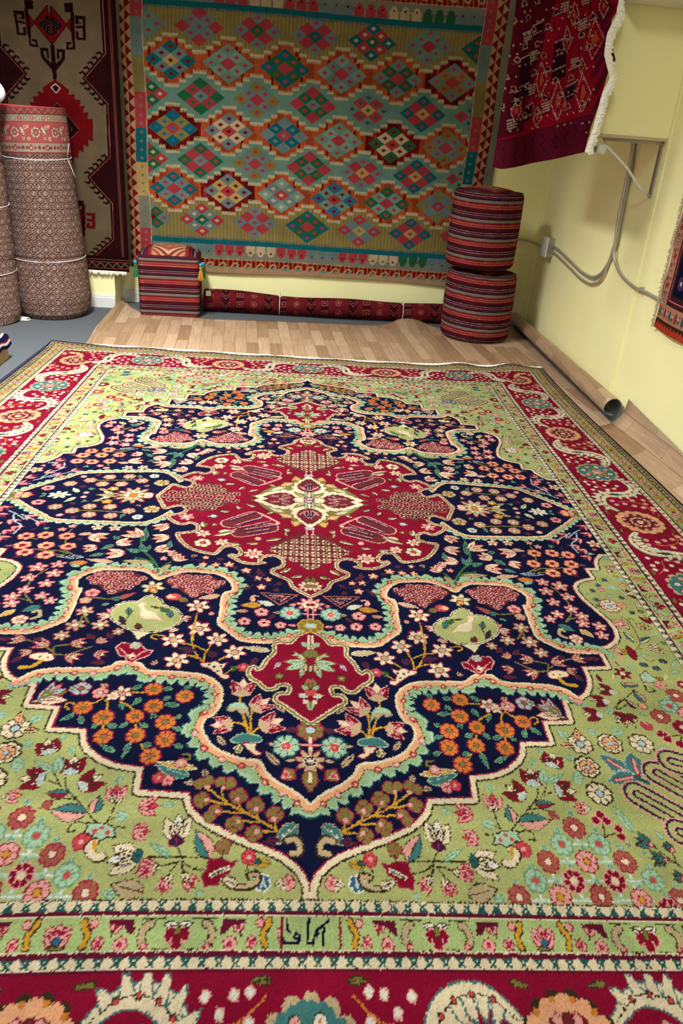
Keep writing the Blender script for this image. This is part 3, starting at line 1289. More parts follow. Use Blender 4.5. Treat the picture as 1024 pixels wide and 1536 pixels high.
def run(pt,txt):
    for ln in txt.strip().split('\n'):
        o=ln.split('|');k=o[0];P=pp(o[1])
        if k=='P':
            col,oc,ow,sm=o[2],o[3],float(o[4]),int(o[5])
            if sm:P=smooth(P+[P[0]],4)
            if col!='-':pt.fill(P,col)
            if oc!='-':pt.stroke(P+[P[0]],oc,max(2.5,ow*.8))
        elif k=='S':pt.stroke(smooth(P) if o[4]=='1' else P,o[2],float(o[3]))
        elif k in 'RX':pt.ros(P[0][0],P[0][1],float(o[2]),o[3],o[4],o[5],int(o[6]),k=='X')
        elif k=='L':pt.leaf(*P[0],*P[1],float(o[2]),o[3],o[4],o[5])
        elif k=='T':pt.tulip(*P[0],*P[1],float(o[2]),o[3],o[4],o[5])
        elif k=='G':
            (xc,ya),(_,yb),(xe,ym)=P;b=pt.box(0,min(ya,yb),xe,max(ya,yb));X,Y=b[2],b[3];h=(yb-ya)/2;yc=(ya+yb)/2
            ins=(np.abs(X)/xe+np.abs(Y-yc)/abs(h))<.97;m1=((X%17)-8.5)**2+(((Y-yc)%19)-9.5)**2<17;m2=(np.abs((X%34)-17)<1.3)|(np.abs(((Y-yc)%38)-19)<1.3)
            pt.put(b,ins&m2,'S');pt.put(b,ins&m1,'I')
        elif k=='H':
            sp=float(o[2]);pet,cen,oc=o[3],o[4],o[5];Q=np.array(P);b=pt.box(Q[:,0].min(),Q[:,1].min(),Q[:,0].max(),Q[:,1].max())
            j=0;y=Q[:,1].min()+sp*.5
            while y<Q[:,1].max():
                x=Q[:,0].min()+sp*(.5 if j%2 else 1.)
                while x<Q[:,0].max():
                    c=False;n=len(P)
                    for i in range(n):
                        (xa,ya),(xb,yb)=P[i],P[(i+1)%n]
                        if (ya>y)!=(yb>y) and x<xa+(y-ya)*(xb-xa)/(yb-ya):c=not c
                    if c:
                        r=sp*.44;pt.ros(x,y,r,oc,oc,'-',8);pt.ros(x,y,r-2.6,pet,cen,'-',8);pt.ros(x,y,3.2,cen,cen,'-',4)
                    x+=sp
                y+=sp*.86;j+=1
        elif k=='D':
            sd=float(o[2]);kd=o[3];Q=P if kd=='edge' else smooth(P,4);d,a=pt.field(Q,60);d=d*sd
            B=lambda lo,hi,c:pt.a.__setitem__((d>=lo)&(d<hi),IDX[c])
            if kd=='edge':B(-3,0,'r');B(0,11,'I');B(11,15,'K')
            elif kd=='med':B(-1.5,2,'r');B(-4,-1,'I');B(-10,-4,'V');B(-13,-10,'I');B(-15,-13,'K')
            else:
                f=.62 if kd=='ribs' else 1.;ph=(a/27.)%1;ex=13*np.sqrt(np.clip(np.sin(np.pi*np.clip(ph*1.25,0,1)),0,1))-4+3*(np.abs(ph-.3)<.1)+2.5*(np.abs(ph-.6)<.07)
                pt.a[(d>=14*f)&(d<(34*f+ex*f+3))]=IDX['e' if f==1 else 'T'];pt.a[(d>=16*f)&(d<34*f+ex*f)]=IDX['T'];pt.a[(d>=16*f)&(d<28*f+ex*f*.8)]=IDX['j']
                B(0,6*f,'I');B(6*f,18*f,'C');B(18*f,20*f,'K')
                c=((a%40)-20);r=np.hypot(c,d-20*f);odd=((a//40)%2)>0
                pt.a[r<8*f]=IDX['K'];pt.a[(r<6.5*f)&odd]=IDX['P'];pt.a[(r<6.5*f)&~odd]=IDX['F'];pt.a[r<2.6*f]=IDX['I']
                B(0,4*f,'I')
XI,YI,BW=972,1464,436
def strips():
    g=Paint(0,0,376,49,2,'g')   # (s,a) green guard: palmette at 0/376, crimson flower at 188
    for s0 in (0,376):
        g.tulip(s0,40,s0,6,50,'P','P','r');g.leaf(s0,44,s0-22,14,18,'P','r','-');g.leaf(s0,44,s0+22,14,18,'P','r','-');g.ros(s0,33,8,'B','B','K',5);g.leaf(s0-16,42,s0+16,42,10,'V','K','-')
        for q in (-1,1):
            x=s0+q*38;g.stroke(smooth([(x-q*2,6),(x+q*2,16),(x+q*8,24),(x+q*4,40)]),'K',12);g.stroke(smooth([(x-q*2,6),(x+q*2,16),(x+q*8,24),(x+q*4,40)]),'Y',8);g.ros(x+q*14,9,8,'P','I','r',5)
    for q in (-1,1):
        c=188
        for dx,dy in ((100,14),(88,38),(124,36)):
            g.ros(c+q*dx,dy,10 if dy!=38 or dx!=88 else 12,'P','W','r',6);g.ros(c+q*dx,dy,5,'F','I','r',5)
        g.fill([(c+q*112,4),(c+q*72,4),(c+q*70,26),(c+q*82,22),(c+q*88,12),(c+q*112,10)],'m');g.stroke([(c+q*100,12),(c+q*106,28)],'K',2)
        g.stroke(smooth([(c+q*44,10),(c+q*54,16),(c+q*58,30),(c+q*50,42)]),'K',14);g.stroke(smooth([(c+q*44,10),(c+q*54,16),(c+q*58,30),(c+q*50,42)]),'S',10);g.ros(c+q*50,41,6,'P','P','r',4)
        g.leaf(c,14,c+q*26,10,14,'W','K','-');g.stroke([(c+q*60,3),(c+q*24,3)],'K',2);g.stroke([(c+q*14,45),(c+q*34,45)],'K',2);g.ros(c+q*10,26,12,'R','R','P',5)
    g.ros(188,36,11,'R','R','P',5);g.ros(188,26,9,'R','R','-',4);g.leaf(188,28,188,8,12,'V','K','-')
    r=Paint(0,0,830,218,2,'c')
    for s0,k in ((0,'t'),(830,'t'),(415,'i')):
        pass
    def sleaf(P):
        Q=smooth(P,6);w=[12+30*math.sin(math.pi*i/(len(Q)-1))**1.0 for i in range(len(Q))]
        for i in range(len(Q)-1):
            r.stroke(Q[i:i+2],'E',w[i]+5)
        for i in range(len(Q)-1):
            r.stroke(Q[i:i+2],'I',w[i])
        for pas,cc,ex,bw in ((0,'E',22,13),(1,'I',17,10)):
            for i in range(2,len(Q)-3,3):
                (xa,ya),(xb,yb)=Q[i],Q[i+1];L=math.hypot(xb-xa,yb-ya) or 1;nx,ny=-(yb-ya)/L,(xb-xa)/L;h=w[i]*.5+ex;ux,uy=(xb-xa)/L,(yb-ya)/L
                for q in ((-1,) if i<len(Q)//2 else (1,)):
                    r.fill([(xa-ux*bw,ya-uy*bw),(xa+nx*q*h*.8-ux*2,ya+ny*q*h*.8-uy*2),(xa+nx*q*h+ux*9,ya+ny*q*h+uy*9),(xa+ux*bw,ya+uy*bw)],cc)
        r.stroke(Q,'K',2)
        for i in range(3,len(Q)-2,4): r.ros(*Q[i],6,'F','P','K',5)
        m=Q[len(Q)//2];r.leaf(m[0],m[1]-26,m[0],m[1]+26,18,'e','K','-')
    A=[(62,170),(90,190),(150,196),(190,160),(200,105),(205,60),(240,32),(290,30),(335,60)]
    for P in (A,[(830-x,y) for x,y in A]): sleaf(P)
    for q,o in ((1,0),(-1,830)):
        X=lambda x:o+q*x
        r.stroke(smooth([(X(70),30),(X(110),60),(X(150),70),(X(150),110),(X(120),150)]),'O',3);r.stroke(smooth([(X(340),190),(X(280),180),(X(255),130),(X(262),90)]),'O',3)
        for x,y in ((95,25),(95,60),(120,28),(125,90),(140,50),(150,120),(125,140),(160,90),(100,110),(165,30)): r.ros(X(x),y,9,'W','E','P',4)
        for x,y in ((255,70),(285,75),(275,110),(245,150),(270,190),(300,170),(300,205),(240,195),(320,200),(290,140)): r.ros(X(x),y,10,'P','E','S',5)
        r.leaf(X(60),12,X(100),10,14,'V','K','-');r.leaf(X(330),12,X(370),18,12,'V','K','-');r.leaf(X(345),205,X(375),195,12,'V','K','-')
    for s0 in (0,830):
        r.ros(s0,109,86,'E','E','S',14);r.ros(s0,109,76,'E','E','-',12)
        for i in range(8):
            t=i*math.pi/4+.3;r.ros(s0+52*math.cos(t),109+52*math.sin(t),12,'P' if i%2 else 'W','O','K',6)
        for i in range(8):
            t=i*math.pi/4+.7;r.leaf(s0+22*math.cos(t),109+22*math.sin(t),s0+44*math.cos(t),109+44*math.sin(t),12,'Y','V','-')
        r.ros(s0,109,24,'P','I','R',6)
    r.ros(415,109,90,'s','s','K',16);r.ros(415,109,84,'C','s','-',14);r.ros(415,109,62,'M','M','-',14)
    for i in range(10):
        t=i*math.pi/5;r.ros(415+54*math.cos(t),109+54*math.sin(t),10,'P','F','R',5)
    r.ros(415,109,42,'C','C','K',12);r.ros(415,109,28,'M','P','R',8);r.ros(415,109,12,'I','F','-',5)
    for i in range(14):
        t=i*math.pi/7;r.ros(415+77*math.cos(t),109+77*math.sin(t),5,'O','O','-',4)
    f=Paint(0,0,376,66,2,'g')
    f.a[:]=IDX['h'];
    for j in range(8):
        s0=j*47+23
        if j%2==0: f.ros(s0,33,19,'P','F','M',6)
        else: f.leaf(s0-14,50,s0+12,12,24,'Y','K','-')
    for j in range(8): f.fill([(j*47+40,10),(j*47+52,14),(j*47+50,54),(j*47+42,50)],'g');f.ros(j*47+46,32,9,'R' if j%4==0 else 'V','I','K',5)
    return g.a,r.a,f.a
def carpet(txt,st=2):
    pt=Paint(-2,-2,XI,YI,st,'G');run(pt,txt)
    g,r,f=strips();return pt,g,r,f
def border_idx(a,s,g,r,f):
    out=np.full(a.shape,IDX['K'],np.uint8)
    def st(lo,hi,c,m=None):
        k=(a>=lo)&(a<hi)
        if m is not None:k&=m
        out[k]=IDX[c]
    def samp(lo,hi,arr):
        k=(a>=lo)&(a<hi);j=np.clip(((a[k]-lo)/(hi-lo)*arr.shape[0]).astype(int),0,arr.shape[0]-1);i=((s[k]/2)%arr.shape[1]).astype(int);out[k]=arr[j,i]
    w=np.abs(((s/27.)%1)-.5)*27
    st(2,4,'I');st(4,18,'I');st(4,17,'e',np.abs(np.abs(a-9)*.8-w+1)<2.4);st(14,18,'e',w<5);st(18,25,'m');st(24,26,'I')
    samp(26,75,g);st(73,75,'I');st(75,82,'m');st(82,97,'I');st(82,95,'e',np.abs(np.abs(a-90)*.8-w+1)<2.4);st(82,85,'e',w<6);st(97,101,'m')
    samp(101,320,r)
    st(320,337,'I');st(322,334,'K',np.abs(np.abs(a-328)*.8-w+1)<2.4);st(336,342,'K');samp(342,402,f);st(400,406,'K');st(406,418,'h');st(408,416,'m',w<6);st(418,424,'m');st(424,430,'h');st(430,500,'N')
    return out
def sample(pt,g,r,f,X,Y):
    # X,Y in mm, pattern coordinates (Y to the far end)
    ax,ay=np.abs(X),np.abs(Y);out=np.zeros(X.shape,np.uint8)
    j=np.clip(((ay+2)/2).astype(int),0,pt.h-1);i=np.clip(((ax+2)/2).astype(int),0,pt.w-1);out=pt.a[j,i].copy()
    A=np.maximum(ax-XI,ay-YI);m=A>=0;side=(ax-XI)>=(ay-YI)
    s=np.where(side,Y+10000*0+830*5+415+40+ (0),X+830*5)
    s2=np.where(side,Y+376*10,np.abs(X)+376*10-34)
    # the two running borders share their band layout but not their repeats
    o=border_idx(A[m],s[m],g,r,f);o2=border_idx(A[m],s2[m],g,r,f);k=(A[m]<101)|(A[m]>=320);o[k]=o2[k];out[m]=o
    # signature panel in the near guard
    sg=(Y<0)&(np.abs(X-2)<50)&(A>=26)&(A<73)&~side
    out[sg]=IDX['g'];e=(Y<0)&(np.abs(np.abs(X-2)-50)<2.2)&(A>=26)&(A<73)&~side;out[e]=IDX['R']
    return out,A
SIGN=[[(39,5),(36,8),(17,20),(17,29)],[(30,16),(28,40)],[(4,3),(1,37),(12,39),(13,28)],[(-34,5),(-33,20),(-27,23)],[(-41,29),(-37,38),(-14,38),(-11,28),(-18,24),(-21,30),(-12,34)],[(17,20),(21,25)]]

# ------------------------------------------------------------------ helpers
C=bpy.context.scene.collection
rnd=random.Random(7)
def lin(c):
    c=np.asarray(c,float)/255.;return np.where(c<=.04045,c/12.92,((c+.055)/1.055)**2.4)
PALL=np.array([lin(PAL[k]) for k in KEYS])
def tag(o,label=None,cat=None,group=None,kind=None):
    if label:o['label']=label
    if cat:o['category']=cat
    if group:o['group']=group
    if kind:o['kind']=kind
    return o
def empty(name,loc=(0,0,0)):
    o=bpy.data.objects.new(name,None);o.location=loc;o.empty_display_size=.1;C.objects.link(o);return o
def link(name,me,mat,parent=None):
    o=bpy.data.objects.new(name,me);C.objects.link(o)
    if mat:me.materials.append(mat)
    if parent is not None:
        o.parent=parent;o.matrix_parent_inverse=Matrix.Translation(-Vector(parent.location))
    return o
def grid(name,Pn,col,mat,parent=None,wrap=False,thick=0,smooth=True,uv=None,flip=False):
    """Pn: rows x cols x 3 positions, col: rows x cols x 3 linear colours (per vertex)"""
    nr,nc=Pn.shape[:2];me=bpy.data.meshes.new(name);me.vertices.add(nr*nc);me.vertices.foreach_set('co',Pn.reshape(-1).astype(np.float32))
    cc=nc if wrap else nc-1
    r,c=np.meshgrid(np.arange(nr-1),np.arange(cc),indexing='ij');c2=(c+1)%nc
    q=np.stack([r*nc+c,r*nc+c2,(r+1)*nc+c2,(r+1)*nc+c],-1)
    if flip:q=q[...,::-1]
    q=q.reshape(-1,4);n=len(q)
    me.loops.add(n*4);me.loops.foreach_set('vertex_index',q.reshape(-1).astype(np.int32))
    me.polygons.add(n);me.polygons.foreach_set('loop_start',(np.arange(n)*4).astype(np.int32));me.polygons.foreach_set('loop_total',np.full(n,4,np.int32))
    if smooth:me.polygons.foreach_set('use_smooth',np.ones(n,bool))
    me.update(calc_edges=True)
    if col is not None:
        a=me.color_attributes.new('Col','BYTE_COLOR','POINT')
        rgba=np.ones((nr*nc,4),np.float32);rgba[:,:3]=col.reshape(-1,3);a.data.foreach_set('color',rgba.reshape(-1))
    if uv is not None:
        u=me.uv_layers.new(name='UVMap');u.data.foreach_set('uv',uv.reshape(-1,2)[q.reshape(-1)].astype(np.float32).reshape(-1))
    o=link(name,me,mat,parent)
    if thick:
        m=o.modifiers.new('thickness','SOLIDIFY');m.thickness=thick;m.offset=-1
    return o
class MB:
    def __init__(s):s.v=[];s.f=[]
    def add(s,V,F):
        b=len(s.v);s.v+=[tuple(map(float,p)) for p in V];s.f+=[tuple(i+b for i in q) for q in F];return s
    def box(s,x0,y0,z0,x1,y1,z1,bev=0):
        b=bev;V=[]
        if not b:
            V=[(x,y,z) for z in (z0,z1) for x,y in ((x0,y0),(x1,y0),(x1,y1),(x0,y1))]
            return s.add(V,[(0,3,2,1),(4,5,6,7),(0,1,5,4),(1,2,6,5),(2,3,7,6),(3,0,4,7)])
        ring=lambda d,z:[(x0+d,y0+b,z),(x0+b,y0+d,z),(x1-b,y0+d,z),(x1-d,y0+b,z),(x1-d,y1-b,z),(x1-b,y1-d,z),(x0+b,y1-d,z),(x0+d,y1-b,z)]
        V=ring(b,z0)+ring(0,z0+b)+ring(0,z1-b)+ring(b,z1);F=[tuple(range(7,-1,-1)),tuple(range(24,32))]
        for k in range(3):
            for i in range(8):j=(i+1)%8;F.append((k*8+i,k*8+j,k*8+8+j,k*8+8+i))
        return s.add(V,F)
    def tube(s,P,r,n=8,caps=True):
        P=[Vector(p) for p in P];N=len(P);R=r if isinstance(r,(list,tuple)) else [r]*N;V=[];up=None
        for i,p in enumerate(P):
            t=(P[min(i+1,N-1)]-P[max(i-1,0)]).normalized()
            if up is None: up=Vector((0,0,1)) if abs(t.z)<.9 else Vector((1,0,0))
            a=t.cross(up).normalized();up=a.cross(t).normalized()
            V+=[p+(a*math.cos(2*math.pi*k/n)+up*math.sin(2*math.pi*k/n))*R[i] for k in range(n)]
        F=[(i*n+k,i*n+(k+1)%n,(i+1)*n+(k+1)%n,(i+1)*n+k) for i in range(N-1) for k in range(n)]
        if caps:F+=[tuple(range(n-1,-1,-1)),tuple((N-1)*n+k for k in range(n))]
        return s.add(V,F)
    def build(s,name,mat,parent=None,smooth=False):
        me=bpy.data.meshes.new(name);me.from_pydata(s.v,[],s.f);me.update()
        if smooth:
            for p in me.polygons:p.use_smooth=len(p.vertices)<=4
        return link(name,me,mat,parent)
# ------------------------------------------------------------------ materials
def mat(name,col=(.5,.5,.5),rough=.8,metal=0,attr=False,noise=0,nscale=40,bump=0,bscale=300,sheen=0,gain=1):
    m=bpy.data.materials.new(name);m.use_nodes=True;n=m.node_tree.nodes;l=m.node_tree.links;b=n['Principled BSDF']
    b.inputs['Roughness'].default_value=rough;b.inputs['Metallic'].default_value=metal
    b.inputs['Specular IOR Level'].default_value=.04 if attr else .4
    if sheen:
        b.inputs['Sheen Weight'].default_value=sheen;b.inputs['Sheen Roughness'].default_value=.5
    tc=n.new('ShaderNodeTexCoord')
    if attr:
        a=n.new('ShaderNodeVertexColor');a.layer_name='Col';src=a.outputs['Color']
    else:
        a=n.new('ShaderNodeRGB');a.outputs[0].default_value=(*lin(col),1);src=a.outputs[0]
    if noise:
        t=n.new('ShaderNodeTexNoise');t.inputs['Scale'].default_value=nscale;t.inputs['Detail'].default_value=5;l.new(tc.outputs['Object'],t.inputs['Vector'])
        r=n.new('ShaderNodeMapRange');r.inputs['From Min'].default_value=.3;r.inputs['From Max'].default_value=.7;r.inputs['To Min'].default_value=1-noise;r.inputs['To Max'].default_value=1+noise;l.new(t.outputs['Fac'],r.inputs['Value'])
        x=n.new('ShaderNodeVectorMath');x.operation='SCALE';l.new(src,x.inputs[0]);l.new(r.outputs[0],x.inputs['Scale']);src=x.outputs[0]
    if gain!=1:
        x=n.new('ShaderNodeVectorMath');x.operation='SCALE';l.new(src,x.inputs[0]);x.inputs['Scale'].default_value=gain;src=x.outputs[0]
    l.new(src,b.inputs['Base Color'])
    if bump:
        t=n.new('ShaderNodeTexNoise');t.inputs['Scale'].default_value=bscale;t.inputs['Detail'].default_value=3;l.new(tc.outputs['Object'],t.inputs['Vector'])
        u=n.new('ShaderNodeBump');u.inputs['Strength'].default_value=bump;u.inputs['Distance'].default_value=.003;l.new(t.outputs['Fac'],u.inputs['Height']);l.new(u.outputs[0],b.inputs['Normal'])
    return m
M_PILE=mat('wool_pile',gain=.60,rough=.95,attr=True,noise=.16,nscale=9,bump=.35,bscale=420)
M_FLAT=mat('flat_weave',gain=.74,rough=.95,attr=True,noise=.12,nscale=14,bump=.3,bscale=350)
M_WALL=mat('yellow_wall_paint',(250,245,184),.7,noise=.03,nscale=3,bump=.05,bscale=60)
M_TRIM=mat('white_trim',(225,225,222),.5)
M_GREY=mat('grey_needle_carpet',(82,86,92),.95,noise=.28,nscale=160,bump=.4,bscale=500)
M_CEIL=mat('ceiling_white',(225,222,210),.9)
M_BACK=mat('vinyl_backing',(112,116,122),.7)
M_STEEL=mat('galvanised_steel',(176,176,172),.38,metal=.85,noise=.1,nscale=30)
M_CONDUIT=mat('flexible_conduit',(186,178,166),.38,metal=.45)
M_PLAST=mat('pale_plastic',(225,225,220),.4)
M_WOOL=mat('cream_wool',(242,238,224),.95,noise=.1,nscale=200)
M_WOOD=mat('raw_pine',(205,165,112),.7,noise=.15,nscale=12)
M_GTAS=mat('green_tassel',(40,120,60),.9);M_YTAS=mat('mustard_tassel',(196,140,40),.9);M_BEAD=mat('turquoise_bead',(40,150,190),.4)
M_DARK=mat('dark_navy_binding',(28,28,52),.9)
M_SACK=mat('white_sack_cloth',(214,216,224),.8,noise=.06)
M_FADE=mat('faded_fringe',(196,178,150),.95)
M_STRING=mat('pale_twine',(196,190,200),.6)
def m_vinyl():
    m=bpy.data.materials.new('wood_look_vinyl');m.use_nodes=True;n=m.node_tree.nodes;l=m.node_tree.links;b=n['Principled BSDF']
    uv=n.new('ShaderNodeUVMap');mp=n.new('ShaderNodeMapping');mp.inputs['Rotation'].default_value=(0,0,math.radians(90-4));l.new(uv.outputs[0],mp.inputs[0])
    def brick(a,bb,sc):
        br=n.new('ShaderNodeTexBrick');br.offset=.37;br.offset_frequency=2;br.inputs['Scale'].default_value=1;br.inputs['Brick Width'].default_value=.36;br.inputs['Row Height'].default_value=.068;br.inputs['Mortar Size'].default_value=.0012;br.inputs['Bias'].default_value=0;br.inputs['Color1'].default_value=(*lin(a),1);br.inputs['Color2'].default_value=(*lin(bb),1);br.inputs['Mortar'].default_value=(*lin(sc),1);l.new(mp.outputs[0],br.inputs[0]);return br
    br=brick((188,158,130),(146,114,86),(122,92,66))
    st=n.new('ShaderNodeMapping');st.inputs['Scale'].default_value=(3.5,42,1);l.new(mp.outputs[0],st.inputs[0])
    no=n.new('ShaderNodeTexNoise');no.inputs['Scale'].default_value=1.6;no.inputs['Detail'].default_value=7;no.inputs['Distortion'].default_value=.8;l.new(st.outputs[0],no.inputs[0])
    r=n.new('ShaderNodeMapRange');r.inputs['From Min'].default_value=.3;r.inputs['From Max'].default_value=.7;r.inputs['To Min'].default_value=.82;r.inputs['To Max'].default_value=1.14;l.new(no.outputs['Fac'],r.inputs['Value'])
    x=n.new('ShaderNodeVectorMath');x.operation='SCALE';l.new(br.outputs[0],x.inputs[0]);l.new(r.outputs[0],x.inputs['Scale']);l.new(x.outputs[0],b.inputs['Base Color'])
    b.inputs['Roughness'].default_value=.42;b.inputs['Specular IOR Level'].default_value=.4
    return m
M_VIN=m_vinyl()
# ------------------------------------------------------------------ floor-plane warp of the hand-woven carpet
def warpm(X,Y):
    X=X/.75;Y=Y/.75;x=X/2;y=Y/2.7;T=np.stack([y*y,x*x,x*y,y**3,x*x*y,x*y*y,x**3,y**4,x*y**3,x**3*y,x*x*y*y],-1);w=np.array(CALW)
    return (X+T@w[:11])*.75,(Y+T@w[11:])*.75
# ------------------------------------------------------------------ the room
YB,XC=3.094,1.547
TA=math.tan(math.radians(1))
def xw(y): return XC-(YB-y)*TA
def struct(o): o['kind']='structure';return o
b=MB();b.add([(-3.2,-3.2,0),(1.75,-3.2,0),(1.75,3.3,0),(-3.2,3.3,0),(-3.2,-3.2,-.1),(1.75,-3.2,-.1),(1.75,3.3,-.1),(-3.2,3.3,-.1)],[(0,1,2,3),(7,6,5,4),(0,4,5,1),(1,5,6,2),(2,6,7,3),(3,7,4,0)]);struct(b.build('floor',M_GREY))
struct(MB().box(-1.3,YB,0,XC+.15,YB+.12,2.75).build('wall_back',M_WALL))
struct(MB().box(-3.2,2.87,0,-1.272,YB+.12,2.75).build('wall_left',M_WALL))
b=MB();y0=-3.2;b.add([(xw(y0),y0,0),(xw(YB),YB,0),(xw(YB)+.15,YB,0),(xw(y0)+.15,y0,0),(xw(y0),y0,2.75),(xw(YB),YB,2.75),(xw(YB)+.15,YB,2.75),(xw(y0)+.15,y0,2.75)],[(0,1,2,3),(7,6,5,4),(0,4,5,1),(1,5,6,2),(2,6,7,3),(3,7,4,0)]);struct(b.build('wall_right',M_WALL))
struct(MB().box(-3.2,-3.2,2.75,1.75,3.3,2.85).build('ceiling',M_CEIL))
def baseb(name,x0,x1,y,h=.085):
    b=MB();b.box(x0,y-.016,0,x1,y,h*.75);b.box(x0,y-.011,h*.75,x1,y,h*.9);b.box(x0,y-.006,h*.9,x1,y,h);struct(b.build(name,M_TRIM))
baseb('baseboard_left',-3.2,-1.272,2.87);baseb('baseboard_back',-1.272,XC-.005,YB)
# battens and panel joints on the right wall
def wallstrip(name,y,wd,d,z0,z1,m):
    b=MB();x=xw(y);b.box(x-d,y-wd/2,z0,x+.002,y+wd/2,z1,bev=min(d,wd)*.3);return struct(b.build(name,m))
wallstrip('trim_1',1.205,.03,.006,.0,2.74,M_WALL)
wallstrip('trim_2',2.96,.012,.004,.0,2.74,M_WALL)
b=MB();b.box(-.405,YB-.003,.085,-.400,YB,2.7);struct(b.build('trim_3',M_WALL))
b=MB();b.box(1.36,YB-.012,.44,1.50,YB,.485);b.box(1.44,YB-.02,.085,1.455,YB,.44);struct(b.build('trim_4',M_WALL))

# ------------------------------------------------------------------ main carpet
pt,gg,rr,ff=carpet(OPS)
# small filler flowers where the ground is still empty
def filler(ground,tries,r,cols,seed,xr,yr):
    R=random.Random(seed);gi=IDX[ground]
    for _ in range(tries):
        x=R.uniform(*xr);y=R.uniform(*yr);b=pt.box(x-r-3,y-r-3,x+r+3,y+r+3)
        if b is None: continue
        s=pt.a[b[0],b[1]]
        if s.shape[0]*2<2*r+4 or (s!=gi).any(): continue
        k=R.random();c=R.choice(cols);a=R.uniform(0,6.28)
        if k<.4: pt.ros(x,y,r,c[0],c[1],c[2],R.choice((5,6,8)))
        elif k<.75: pt.leaf(x-r*math.cos(a),y-r*math.sin(a),x+r*math.cos(a),y+r*math.sin(a),r*.9,c[0],c[2],c[1])
        else: pt.tulip(x-r*math.cos(a),y-r*math.sin(a),x+r*.9*math.cos(a),y+r*.9*math.sin(a),r*1.2,c[0],c[1],c[2])
GC=[('P','F','r'),('T','t','E'),('t','T','Q'),('U','I','r'),('I','C','K'),('R','I','K'),('S','V','K'),('E','B','K'),('T','W','E'),('t','V','Q')]
filler('G',2500,32,GC,1,(560,960),(0,1440));filler('G',4000,20,GC,2,(420,965),(0,1450))
filler('G',9000,10,[('t','T','Q'),('V','K','K'),('T','t','t'),('P','R','r')],3,(700,970),(0,1455))
NC=[('D','M','M'),('M','D','D'),('e','t','t'),('D','M','D'),('S','P','M')]
filler('N',4000,20,[('P','I','r'),('S','I','r'),('D','M','M'),('C','R','r'),('e','t','t')],5,(0,960),(0,760));filler('N',9000,11,NC+[('P','I','r'),('t','T','e')],6,(0,960),(0,1000));filler('N',2500,13,NC,8,(0,800),(0,1300))
filler('R',700,13,[('V','I','K'),('P','I','r'),('m','D','D')],7,(0,560),(0,640))
xs=np.concatenate([[-1412,-1412],np.arange(-1410,1410.1,2.35),[1412,1412]])
ys=np.concatenate([[-1909,-1909],np.arange(-1907,-1680,7.),np.arange(-1680,-700,2.1),np.arange(-700,300,2.9),np.arange(300,1906,4.6),[1909,1909]])
X,Y=np.meshgrid(xs,ys)
jr=np.random.RandomState(12);idx,A=sample(pt,gg,rr,ff,X+jr.normal(0,.6,X.shape),Y+jr.normal(0,.6,X.shape))
# woven signature in the near guard stripe
sgp=Paint(-50,0,50,48,1,'g')
for P in SIGN: sgp.stroke(list(P),'N',4.2)
k=(Y<-YI-26)&(Y>-YI-72)&(np.abs(X+6)<49)
jj=np.clip((-Y[k]-YI-26),0,47).astype(int);ii=np.clip(X[k]+6+50,0,99).astype(int);v=sgp.a[jj,ii];t=idx[k];t[v==IDX['N']]=IDX['N'];idx[k]=t
PX,PY=warpm(X/1000,Y/1000)
Z=np.full(X.shape,.013)+.0012*np.sin(PX*5+1)*np.sin(PY*4)
far=np.clip((PY-1.62)/.25,0,1)**2
Z+=far*(.016*np.exp(-((PX-.88)/.10)**2)+.018*np.exp(-((PX-1.17)/.09)**2)+.006*np.sin(PX*9)**2)
lf=np.exp(-((PX+1.40)**2+(PY-1.86)**2)/.012);Z+=lf*.015
Z[0]=Z[-1]=.004;Z[:,0]=Z[:,-1]=.004
colr=PALL[idx]
rs=np.random.RandomState(3);colr=colr*(1+.34*(rs.rand(*idx.shape)-.5))[...,None]
rows=1+.05*np.sin(Y[:,:1]/37.)+.04*np.sin(Y[:,:1]/11.+1.3)
colr=np.clip(colr*rows[...,None],0,1)
rug=grid('persian_carpet',np.stack([PX,PY,Z],-1),colr,M_PILE,smooth=True)
tag(rug,'large hand-knotted carpet with crimson centre medallion on navy and green, spread over the floor','carpet')
b=MB();R=random.Random(2)
for i in range(1500):
    x=-1.404+2.81*i/1499;xx,yy=warpm(np.array([x]),np.array([1.907]));xx=float(xx[0]);yy=float(yy[0]);L=R.uniform(.022,.042);a=R.uniform(-.6,.6)
    fz=.012+.014*math.exp(-((xx-.88)/.1)**2)+.016*math.exp(-((xx-1.17)/.09)**2)
    b.tube([(xx,yy-.003,fz),(xx+a*L*.4,yy+L*.5,fz*1.05),(xx+a*L,yy+L,.006)],.0034,4)
fr=b.build('fringe',M_WOOL,rug);fr['label']='short cream fringe';fr['kind']='stuff'
b=MB();P=[]
for i in range(60):
    y=-1.9+3.8*i/59;a,c=warpm(np.array([-1.413]),np.array([y]));P.append((float(a[0]),float(c[0]),.012))
b.tube(P,.010,8);bd=b.build('edge_binding',M_DARK,rug,smooth=True);bd['label']='navy wool edge binding'

# ------------------------------------------------------------------ vinyl flooring
vin=empty('vinyl_flooring',(0,0,0));tag(vin,'loose sheet of wood-look vinyl flooring under the carpet, curled up along the right wall','flooring')
nx,ny=90,120
u=np.linspace(0,1,nx);v=np.linspace(0,1,ny)
def leftx(y): return np.interp(y,[-3,1.8,2.3,2.9,3.2],[-1.20,-1.235,-1.255,-1.27,-1.274])
def vz(x,y,lx):
    z=.004+.022*np.exp(-((x-lx)/.03)**2)*np.clip((y-1.98)*4,0,1)
    z+=.03*np.exp(-((x-.72)**2/.012+(y-2.95)**2/.03))
    return z
